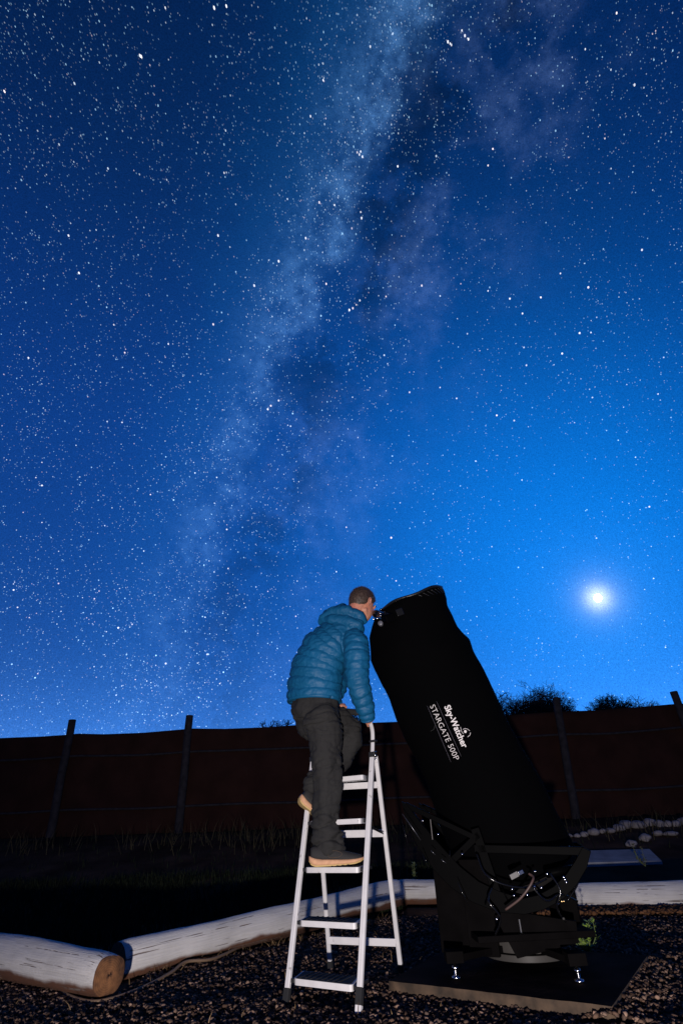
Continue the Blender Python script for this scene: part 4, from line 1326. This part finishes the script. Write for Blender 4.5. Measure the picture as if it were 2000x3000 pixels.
# elastic top hem and inner ring
P = [TOPC + su * ((TOPR + 0.002) * math.cos(w)) + sv * ((TOPR + 0.002) * 0.96 * math.sin(w)) + axis * (0.006 * math.sin(5 * w)) for w in np.linspace(0, 2 * math.pi, 72)]
MB().tube(P, 0.010, 8).build('shroud_hem', mat('hem_tape', (0.006, 0.006, 0.007), 0.4, bump=(70, .6, .004)), scope, True)
P = [TOPC - axis * 0.035 + su * ((TOPR - 0.012) * math.cos(w)) + sv * ((TOPR - 0.012) * 0.96 * math.sin(w)) for w in np.linspace(0, 2 * math.pi, 60)]
MB().tube(P, 0.012, 8).build('upper_ring', M_BLACK, scope, True)
# creases in the gathered cloth under the hem
for k in range(16):
    w = math.radians(-150 + 9 * k); f_ = []
    for j in range(5):
        z = 0.012 + 0.011 * j; ww = w + 0.05 * j
        f_.append(TOPC - axis * z + su * ((TOPR + 0.006) * math.cos(ww)) + sv * ((TOPR + 0.006) * .96 * math.sin(ww)))
    MB().tube(f_, [0.001, 0.003, 0.004, 0.003, 0.001], 6).build('fold', bpy.data.materials['hem_tape'], shroud, True)

# secondary mirror vanes
for a in (0.4, 0.4 + math.pi / 2):
    p = TOPC - axis * 0.06 + (su * math.cos(a) + sv * math.sin(a)) * (TOPR - 0.02); q = TOPC - axis * 0.06 - (su * math.cos(a) + sv * math.sin(a)) * (TOPR - 0.02)
    MB().box((p + q) / 2, (q - p).length, 0.002, 0.03, q - p, axis.cross(q - p)).build('vane', M_BLACK, scope)
MB().tube([TOPC - axis * 0.02, TOPC - axis * 0.14], [0.05, 0.05], 20).build('secondary_mirror', M_BLACK, scope, True)


def hit(px, py, off=0.004):
    d = ray(px, py).normalized()
    r = bvh.ray_cast(CAM, d)
    return (r[0] - d * off, r[1]) if r[0] else (at_y(px, py, 3.6), -d)


# focuser with eyepiece at the upper left, facing the man
def surf(px, py, off):
    r, nn = hit(px, py, off=0)
    if nn.dot(CAM - r) < 0: nn = -nn
    return r + nn * off


def knob(p, r, l, m_, name='knob', parent=scope, d=None):
    p = at_y(p[0], p[1], p[2]) if len(p) == 3 and not isinstance(p, Vector) else p
    d = (d or Vector((-0.25, -1, 0.1))).normalized()
    return MB().tube([p - d * l / 2, p - d * l * 0.4, p + d * l * 0.4, p + d * l / 2], [r * .85, r, r, r * .85], 16).build(name, m_, parent, True)


f0 = surf(1142, 1812, 0.02)
ep = at_y(1098, 1798, 3.72)
foc = MB().box(f0, 0.075, 0.055, 0.07, (ep - f0), axis).build('focuser', M_BLACK, scope, bevel=0.006)
eax = (ep - f0).normalized()
MB().tube([f0, f0.lerp(ep, 0.55)], [0.030, 0.030], 20).build('drawtube', M_GLOSS, scope, True)
MB().tube([f0.lerp(ep, .45), f0.lerp(ep, .62), f0.lerp(ep, .70), f0.lerp(ep, .90), ep], [0.022, 0.024, 0.030, 0.031, 0.026], 20).build('eyepiece', M_GLOSS, scope, True)
knob(surf(1128, 1832, 0.045), 0.017, 0.03, mat('grey_rubber_knob', (0.10, 0.10, 0.12), 0.4), 'focus_knob')
for px, py, of, r_, m_ in ((1123, 1819, .055, .008, M_CHROME), (1111, 1820, .05, .007, M_CHROME), (1133, 1806, .065, .006, M_CHROME), (1134, 1795, .06, .007, M_GLOSS),
                           (1119, 1790, .06, .006, M_GOLD), (1134, 1813, .065, .006, M_CHROME), (1126, 1808, .06, .007, M_GLOSS), (1140, 1800, .05, .006, M_GLOSS)):
    knob(surf(px, py, of), r_, 0.02, m_, 'knob', foc)
knob((1101, 1793, 3.68), 0.006, 0.012, M_CHROME, 'knob', foc)
MB().box(surf(1172, 1796, 0.012), 0.05, 0.03, 0.05, su, sv).build('finder_bracket', M_GLOSS, scope, bevel=0.005)

# printed lettering following the cloth
def print_text(body_, a_px, b_px, cap_px, off, name, xs=1.0, below=True):
    """text whose baseline runs from a_px to b_px; cap height cap_px, tops pointing to the right of travel"""
    cu = bpy.data.curves.new(name, 'FONT'); cu.body = body_; cu.size = 1.0; cu.offset = off; cu.resolution_u = 3
    to = bpy.data.objects.new(name, cu); COL.objects.link(to)
    dg = bpy.context.evaluated_depsgraph_get()
    me = bpy.data.meshes.new_from_object(to.evaluated_get(dg)); bpy.data.objects.remove(to)
    b = bmesh.new(); b.from_mesh(me); bmesh.ops.triangulate(b, faces=b.faces)
    bmesh.ops.subdivide_edges(b, edges=[e for e in b.edges if e.calc_length() > 0.25], cuts=2); bmesh.ops.triangulate(b, faces=b.faces); b.to_mesh(me); b.free()
    c = get_co(me); x0, x1 = c[:, 0].min(), c[:, 0].max(); capn = 0.70
    a = np.array(a_px, float); bb = np.array(b_px, float); d = bb - a; L = np.linalg.norm(d); dn = d / L; nn = np.array((dn[1], -dn[0]))
    out = []
    # flat layout is laid on the cloth around a reference frame at the text's middle
    mid = (a + bb) / 2; mp_, mn = hit(*mid, off=0)
    A3, _ = hit(*a, off=0); B3, _ = hit(*bb, off=0)
    C3, _ = hit(*(mid + nn * cap_px), off=0)
    ex = (B3 - A3); ey = (C3 - mp_)
    mnv = ex.cross(ey).normalized()
    if mnv.dot(CAM - mp_) < 0: mnv = -mnv
    for p in c:
        u = (p[0] - x0) / (x1 - x0) - 0.5; v = p[1] / capn
        q = mp_ + ex * u + ey * v
        r = bvh.ray_cast(q + mnv * 0.3, -mnv)
        out.append((r[0] if r[0] else q) + mnv * 0.0035)
    set_co(me, [o[:] for o in out])
    return me


M_PRINT = mat('white_print', (0.72, 0.68, 0.68), 0.6)
o = link('lettering', print_text('STARGATE 500P', (1258, 2068), (1330, 2227), 16, -0.014, 'lettering'), M_PRINT, shroud)
o['label'] = 'thin white STARGATE 500P lettering'
o = link('lettering', print_text('Sky-Watcher', (1300, 2070), (1354, 2192), 18, 0.020, 'lettering'), M_PRINT, shroud)
o['label'] = 'bold white Sky-Watcher lettering'


def print_line(pts, w, name, m_):
    P = []
    for (x0, y0), (x1, y1) in zip(pts[:-1], pts[1:]):
        for t in np.linspace(0, 1, 8)[:-1]: P.append((x0 + (x1 - x0) * t, y0 + (y1 - y0) * t))
    P.append(pts[-1])
    Q = [hit(x, y, off=0.003)[0] for x, y in P]
    return MB().tube(Q, w, 5).build(name, m_, shroud, True)


m_thin = mat('thin_grey_print', (0.12, 0.11, 0.14), 0.6)
print_line([(1251, 2068), (1320, 2232)], 0.0008, 'print_line', m_thin)
print_line([(1278, 2055), (1350, 2216)], 0.0008, 'print_line', m_thin)
# round emblem: swirl of arcs about a dot
print_line([(1348, 2130), (1351, 2143), (1357, 2150)], 0.0016, 'emblem_arc', M_PRINT)
print_line([(1355, 2137), (1362, 2134), (1369, 2136), (1375, 2141)], 0.0016, 'emblem_arc', M_PRINT)
print_line([(1377, 2146), (1376, 2153), (1369, 2159)], 0.0018, 'emblem_arc', M_PRINT)
ep_, en_ = hit(1362, 2143)
MB().tube([ep_, ep_ + en_ * 0.001 if en_.dot(CAM - ep_) > 0 else ep_ - en_ * 0.001], 0.0085, 14).build('emblem_dot', M_PRINT, shroud)
m_scr = mat('scuff', (0.05, 0.05, 0.05), 0.8)
print_line([(1275, 2116), (1274, 2124), (1270, 2137), (1261, 2142)], 0.0009, 'scuff', m_scr)

# sagging lower shroud, mirror box, cell
PB = [at_y(1335, 2525, 3.72), at_y(1380, 2570, 3.66), at_y(1430, 2582, 3.62), at_y(1480, 2560, 3.60), at_y(1530, 2540, 3.60), at_y(1600, 2545, 3.62), at_y(1690, 2530, 3.72)]
bc = (rows[-1][0] + rows[-1][36]) / 2; brr = (rows[-1][0] - rows[-1][36]).length / 2
V2 = []; K = 6
for j in range(K + 1):
    t = j / K
    for k in range(n):
        w = 2 * math.pi * k / n
        r = brr * (1 + 0.02 * math.sin(3.1 * t)) * (1 - 0.22 * t * t)
        sag = 0.10 * t * (1 + 0.35 * math.sin(3 * w + 1.2) + 0.2 * mnoise.noise(Vector((math.cos(w) * 2, math.sin(w) * 2, 4))))
        V2.append(bc - axis * (sag + 0.0) + su * (r * math.cos(w)) + sv * (r * .96 * math.sin(w)) + Vector((0, 0, 0)))
F2 = [(j * n + k, (j + 1) * n + k, (j + 1) * n + (k + 1) % n, j * n + (k + 1) % n) for j in range(K) for k in range(n)]
m_lin = mat('shroud_lining', (0.012, 0.011, 0.011), 0.85, bump=(60, 0.5, 0.004), spec=0.05)
MB().add(V2, F2).build('shroud_skirt', m_lin, scope, True)
cell = bc - axis * 0.13
MB().tube([cell + axis * 0.06, cell + axis * 0.02, cell - axis * 0.02], [0.27, 0.28, 0.26], 40, up=sv).build('mirror_cell', M_BLACK, scope, True)
MB().tube([cell - axis * 0.02, cell - axis * 0.05], [0.10, 0.09], 24).build('cell_hub', M_BLACK, scope, True)
for k in range(9):
    w = 2 * math.pi * k / 9 + 0.3
    p = cell + su * (0.20 * math.cos(w)) + sv * (0.20 * math.sin(w)) - axis * 0.02
    MB().tube([p, p - axis * 0.045], 0.012, 12).build('cell_bolt', M_CHROME if k % 2 else M_BLACK, scope, True)
    MB().box((p + cell - axis * 0.02) / 2 - axis * 0.012, 0.19, 0.022, 0.014, cell - p, axis.cross(cell - p)).build('cell_arm', M_BLACK, scope, bevel=0.002)

# altitude bearings: two big crescents either side, with a triangular cut-out
piv = at_y(1455, 2372, 3.86)
bd_ax = Vector((0.30, 0.95, 0)).normalized()      # altitude axis direction


def crescent(c, ax3, name):
    """D-shaped bearing plate traced as an outline with thickness, in the plane whose normal is ax3"""
    ax3 = ax3.normalized(); uu_ = (Vector((1, 0, 0)) - ax3 * ax3.x).normalized(); vv_ = Vector((0, 0, 1))
    outer = [(-0.62, 0.02), (-0.60, -0.10), (-0.545, -0.22), (-0.47, -0.33), (-0.38, -0.42), (-0.27, -0.49), (-0.14, -0.535), (0.0, -0.545), (0.10, -0.525), (0.20, -0.485), (0.29, -0.42), (0.36, -0.345), (0.40, -0.27)]
    inner = [(-0.585, 0.0), (-0.53, -0.075), (-0.46, -0.16), (-0.385, -0.245), (-0.31, -0.325), (-0.22, -0.395), (-0.12, -0.44), (0.0, -0.475), (0.085, -0.46), (0.17, -0.425), (0.25, -0.37), (0.31, -0.31), (0.36, -0.25)]
    th = 0.018; vs = []
    for a_, b_ in zip(outer, inner):
        for q in (a_, b_):
            for s in (-1, 1): vs.append(c + uu_ * q[0] + vv_ * q[1] + ax3 * (s * th))
    fs = []
    for i in range(len(outer) - 1):
        o = i * 4
        fs += [(o, o + 2, o + 6, o + 4), (o + 1, o + 5, o + 7, o + 3), (o, o + 4, o + 5, o + 1), (o + 2, o + 3, o + 7, o + 6)]
    e = (len(outer) - 1) * 4
    fs += [(0, 1, 3, 2), (e, e + 2, e + 3, e + 1)]
    ob = MB().add(vs, fs).build(name, M_BLACK, scope, bevel=0.003)
    P = lambda x, z: c + uu_ * x + vv_ * z
    for (x0, z0), (x1, z1), w in (((-0.60, 0.0), (-0.20, -0.19), 0.030), ((-0.36, -0.30), (-0.18, -0.17), 0.036), ((-0.2, -0.14), (-0.13, -0.46), 0.05), ((-0.22, -0.24), (0.37, -0.27), 0.04)):
        a, b = P(x0, z0), P(x1, z1)
        MB().box((a + b) / 2, (b - a).length, w, 0.03, b - a, (b - a).cross(ax3)).build('strut', M_BLACK, ob, bevel=0.003)
    return ob


crescent(piv + Vector((0.0, -0.26, 0.05)), bd_ax, 'altitude_bearing')
crescent(piv + Vector((0.16, 0.30, 0.05)), bd_ax, 'altitude_bearing')
for q in ((-0.50, -0.10), (-0.42, -0.17), (-0.30, -0.27)):
    p = piv + Vector((q[0], -0.29, q[1] + 0.06)); MB().tube([p, p + Vector((0, -0.012, 0))], 0.006, 8).build('bolt', M_CHROME, scope, True)

# rocker box and azimuth base
basec = Vector((0.93, 3.80, 0))
BY = -0.10
MB().box((0.60, 3.90 + BY, 0.335), 0.035, 0.16, 0.42, (0.80, 0.60, 0), (-0.60, 0.80, 0)).build('side_board', M_BOARD, scope, bevel=0.004)
MB().box((0.655, 3.82 + BY, 0.33), 0.16, 0.03, 0.44, (0.9, -0.43, 0), (0.43, 0.9, 0)).build('front_board', M_BOARD, scope, bevel=0.004)
MB().box((0.53, 3.93 + BY, 0.33), 0.20, 0.03, 0.44, (0.85, -0.53, 0), (0.53, 0.85, 0)).build('side_board', M_BOARD, scope, bevel=0.004)
MB().box((1.17, 3.98 + BY, 0.36), 0.16, 0.035, 0.42, (0.85, -0.53, 0), (0.53, 0.85, 0)).build('side_board', M_BOARD, scope, bevel=0.004)
MB().box((0.90, 3.92 + BY, 0.205), 0.62, 0.50, 0.03, (0.93, 0.03, 0), (-0.03, 0.93, 0)).build('rocker_floor', M_BOARD, scope, bevel=0.004)
# triangular flap hanging towards the viewer
tri = [Vector((0.70, 3.64, 0.33)), Vector((1.13, 3.58, 0.26)), Vector((1.12, 3.58, 0.17)), Vector((0.80, 3.63, 0.11))]
MB().add(tri + [p + Vector((0.01, 0.03, 0)) for p in tri], [(0, 1, 2, 3), (7, 6, 5, 4), (0, 4, 5, 1), (1, 5, 6, 2), (2, 6, 7, 3), (3, 7, 4, 0)]).build('front_panel', M_BOARD, scope, bevel=0.003)
dc = Vector((0.92, 3.88, 0))
for z0, z1, r in ((0.085, 0.115, 0.235), (0.12, 0.185, 0.225)):
    MB().tube([dc + Vector((0, 0, z0)), dc + Vector((0, 0, z1))], r, 48, up=(1, 0, 0)).build('azimuth_drum', M_GREY, scope, True, bevel=0.003)
# ground board legs with levelling feet
for p, q in ((Vector((0.468, 3.60, 0)), 1), (Vector((1.035, 3.42, 0)), 1), (Vector((1.0, 4.10, 0)), 0)):
    d = (dc - p); d.z = 0
    MB().box(p + d * 0.5 + Vector((0, 0, 0.135)), d.length, 0.08, 0.03, d, Vector((-d.y, d.x, 0))).build('base_leg', M_BOARD, scope, bevel=0.003)
    MB().box(p + Vector((0, 0, 0.14)), 0.09, 0.09, 0.05, (1, 0, 0), (0, 1, 0)).build('foot_block', M_BOARD, scope, bevel=0.004)
    f_ = MB().tube([p + Vector((0, 0, 0.048)), p + Vector((0, 0, 0.058)), p + Vector((0, 0, 0.062)), p + Vector((0, 0, 0.13))], [0.022, 0.022, 0.008, 0.008], 16).build('levelling_foot', M_CHROME, scope, True)
    MB().tube([p + Vector((0, 0, 0.085)), p + Vector((0, 0, 0.10))], 0.015, 12).build('nut', M_CHROME, f_, True)
# small fittings: connector block, cable, bolts, brass plugs
cb = at_y(1505, 2565, 3.40)
MB().box(cb, 0.045, 0.012, 0.024, Vector((0.92, 0.05, 0.33)), Vector((0, 1, 0))).build('connector_block', mat('pale_plastic', (0.15, 0.145, 0.145), 0.5), scope, bevel=0.002)
MB().box(at_y(1524, 2556, 3.40), 0.028, 0.016, 0.018, Vector((0.92, 0.05, 0.33)), Vector((0, 1, 0))).build('connector_block', M_CHROME, scope, bevel=0.002)
MB().tube(smooth_path([at_y(1548, 2560, 3.44), at_y(1560, 2568, 3.42), at_y(1559, 2580, 3.40), at_y(1545, 2605, 3.40), at_y(1520, 2635, 3.42), at_y(1480, 2665, 3.46)], 5), 0.006, 8).build('cable', mat('red_brown_cable', (0.07, 0.04, 0.035), 0.5), scope, True)
for px, py, m_ in ((1499, 2605, M_CHROME), (1504, 2624, M_CHROME), (1564, 2598, M_CHROME), (1584, 2601, M_CHROME), (1543, 2622, M_CHROME), (1644, 2641, M_GOLD), (1650, 2640, M_GOLD), (1632, 2648, M_CHROME), (1565, 2553, M_CHROME), (1601, 2561, M_CHROME), (1649, 2570, M_CHROME), (1653, 2577, M_CHROME), (1657, 2585, M_CHROME), (1649, 2691, M_GREY), (1454, 2693, M_CHROME)):
    knob((px, py, 3.50), 0.006, 0.02, m_, 'bolt', scope, Vector((-0.1, -1, 0.05)))
MB().box(at_y(1524, 2722, 3.62), 0.006, 0.006, 0.085, Vector((1, 0, 0.0)), Vector((0, 1, 0))).build('latch', M_CHROME, scope)
for k, (x0, y0, x1, y1) in enumerate(((1470, 2605, 1489, 2643), (1445, 2585, 1420, 2650))):
    a = at_y(x0, y0, 3.6); b = at_y(x1, y1, 3.6)
    MB().tube([a, b], 0.004, 6).build('rod', M_BLACK, scope, True)
pA = at_y(1600, 2560, 3.55); pB = at_y(1700, 2540, 3.6)
MB().tube([pA, pB], [0.02, 0.02], 12).build('cell_rod', M_BLACK, scope, True)

for k, pts_ in enumerate((
        [(1395, 2500, 3.6), (1420, 2560, 3.52), (1470, 2590, 3.5), (1540, 2600, 3.5), (1600, 2575, 3.52)],
        [(1440, 2600, 3.55), (1430, 2640, 3.5), (1465, 2690, 3.5), (1450, 2740, 3.55)],
        [(1610, 2560, 3.5), (1640, 2610, 3.48), (1630, 2660, 3.5), (1655, 2700, 3.55)],
        [(1560, 2600, 3.45), (1600, 2640, 3.45), (1640, 2620, 3.5), (1690, 2640, 3.6)],
        [(1665, 2480, 3.7), (1700, 2530, 3.6), (1690, 2590, 3.55), (1660, 2640, 3.55)])):
    MB().tube(smooth_path([at_y(*p) for p in pts_], 6), 0.005, 8).build('cable', M_GLOSS, scope, True)
m_glint = mat('edge_glint_metal', (0.20, 0.20, 0.22), 0.3, 0.9)  # highlight lines along the bearing edges, drawn as added thin tubes
for pts_ in ([(1178, 2384, 3.52), (1205, 2422, 3.51), (1232, 2462, 3.50)], [(1262, 2492, 3.5), (1275, 2505, 3.5)], [(1292, 2518, 3.5), (1306, 2529, 3.5)],
             [(1317, 2492, 3.5), (1316, 2520, 3.5)], [(1175, 2400, 3.52), (1196, 2480, 3.5)], [(1236, 2500, 3.5), (1256, 2545, 3.5)], [(1340, 2585, 3.5), (1372, 2655, 3.5)]):
    MB().tube([at_y(*p) for p in pts_], 0.0016, 6).build('edge_glint', m_glint if pts_[0][0] not in (1175, 1236, 1340, 1317) else M_GLOSS, scope, True)
MB().box(at_y(1263, 2430, 3.62), 0.004, 0.004, 0.10, (1, 0, 0), (0, 1, 0)).build('hanging_strap', mat('grey_strap', (0.10, 0.09, 0.09), 0.7), scope)

# base board under the telescope
m_ply = mat('weathered_board', (0.017, 0.012, 0.011), 0.95, noise=(7, 0.4), spec=0.03, mix2=((0.008, 0.006, 0.006), 5, 0.45, 0.62), bump=(38, 0.7, 0.006))
m_edge = mat('board_edge', (0.055, 0.034, 0.020), 0.85, noise=(14, 0.6), bump=(60, 0.5, 0.003))
Z0, Z1 = -0.01, 0.043
cs = [p.copy() for p in SLABC]
N1 = 26
topv = []
for i in range(N1 + 1):
    for j in range(N1 + 1):
        u, v = i / N1, j / N1
        p = cs[0] * (1 - u) * (1 - v) + cs[1] * u * (1 - v) + cs[2] * u * v + cs[3] * (1 - u) * v
        if 0 < i < N1 and j == 0: p = p + Vector((0.4, 0.9, 0)) * (0.010 * mnoise.noise(Vector((i * .7, 0, 1))))
        topv.append(Vector((p.x, p.y, Z1 + 0.002 * mnoise.noise(Vector((p.x * 6, p.y * 6, 0))))))
W1 = N1 + 1
tf = [(i * W1 + j, (i + 1) * W1 + j, (i + 1) * W1 + j + 1, i * W1 + j + 1) for i in range(N1) for j in range(N1)]
bb = thing('base_board', 'thick weathered board lying on the gravel under the telescope base', 'board', (0.85, 3.8, 0))
MB().add(topv, tf).build('board_face', m_ply, bb, True)
bd_idx = [i * W1 for i in range(W1)] + [N1 * W1 + j for j in range(1, W1)] + [i * W1 + N1 for i in range(N1 - 1, -1, -1)] + [j for j in range(N1 - 1, 0, -1)]
ev = [topv[i] for i in bd_idx]; nb = len(ev)
MB().add([Vector((p.x, p.y, p.z)) for p in ev] + [Vector((p.x, p.y, Z0)) for p in ev], [(i, nb + i, nb + (i + 1) % nb, (i + 1) % nb) for i in range(nb)]).build('board_edge', m_edge, bb, True)

# orange soil bank in front of the right log, small debris
def bank_pt():
    x = random.uniform(1.5, 5.0)
    return (x, bed_edge(x) - random.uniform(0.12, 0.45))
V, F, per = stones(2600, bank_pt, 0.008, 0.03, lambda a, b: 0.02)
me = raw_mesh('soil_crumbs', V, F3=F); shade_attr(me, 2600, per)
tag(link('soil_crumbs', me, island_mat('soil_crumb', [(0.10, 0.045, 0.02), (0.18, 0.085, 0.04), (0.07, 0.035, 0.02)])), kind='stuff')


def straw_pt():
    t = random.random()
    if random.random() < 0.7:
        x = -1.35 + 1.6 * t; return (x + random.gauss(0, .03), bed_edge(x) - random.uniform(0.10, 0.26))
    x = random.uniform(-2.6, 0.4); return (x, random.uniform(2.9, bed_edge(x) - 0.1))


V, F = blades(260, straw_pt, 0.02, 0.07, 0.0022, 1.6)
me = raw_mesh('straw', V, F3=F); shade_attr(me, 260, 5)
tag(link('straw', me, island_mat('straw_blades', [(0.16, 0.10, 0.05), (0.32, 0.21, 0.11)])), kind='stuff')
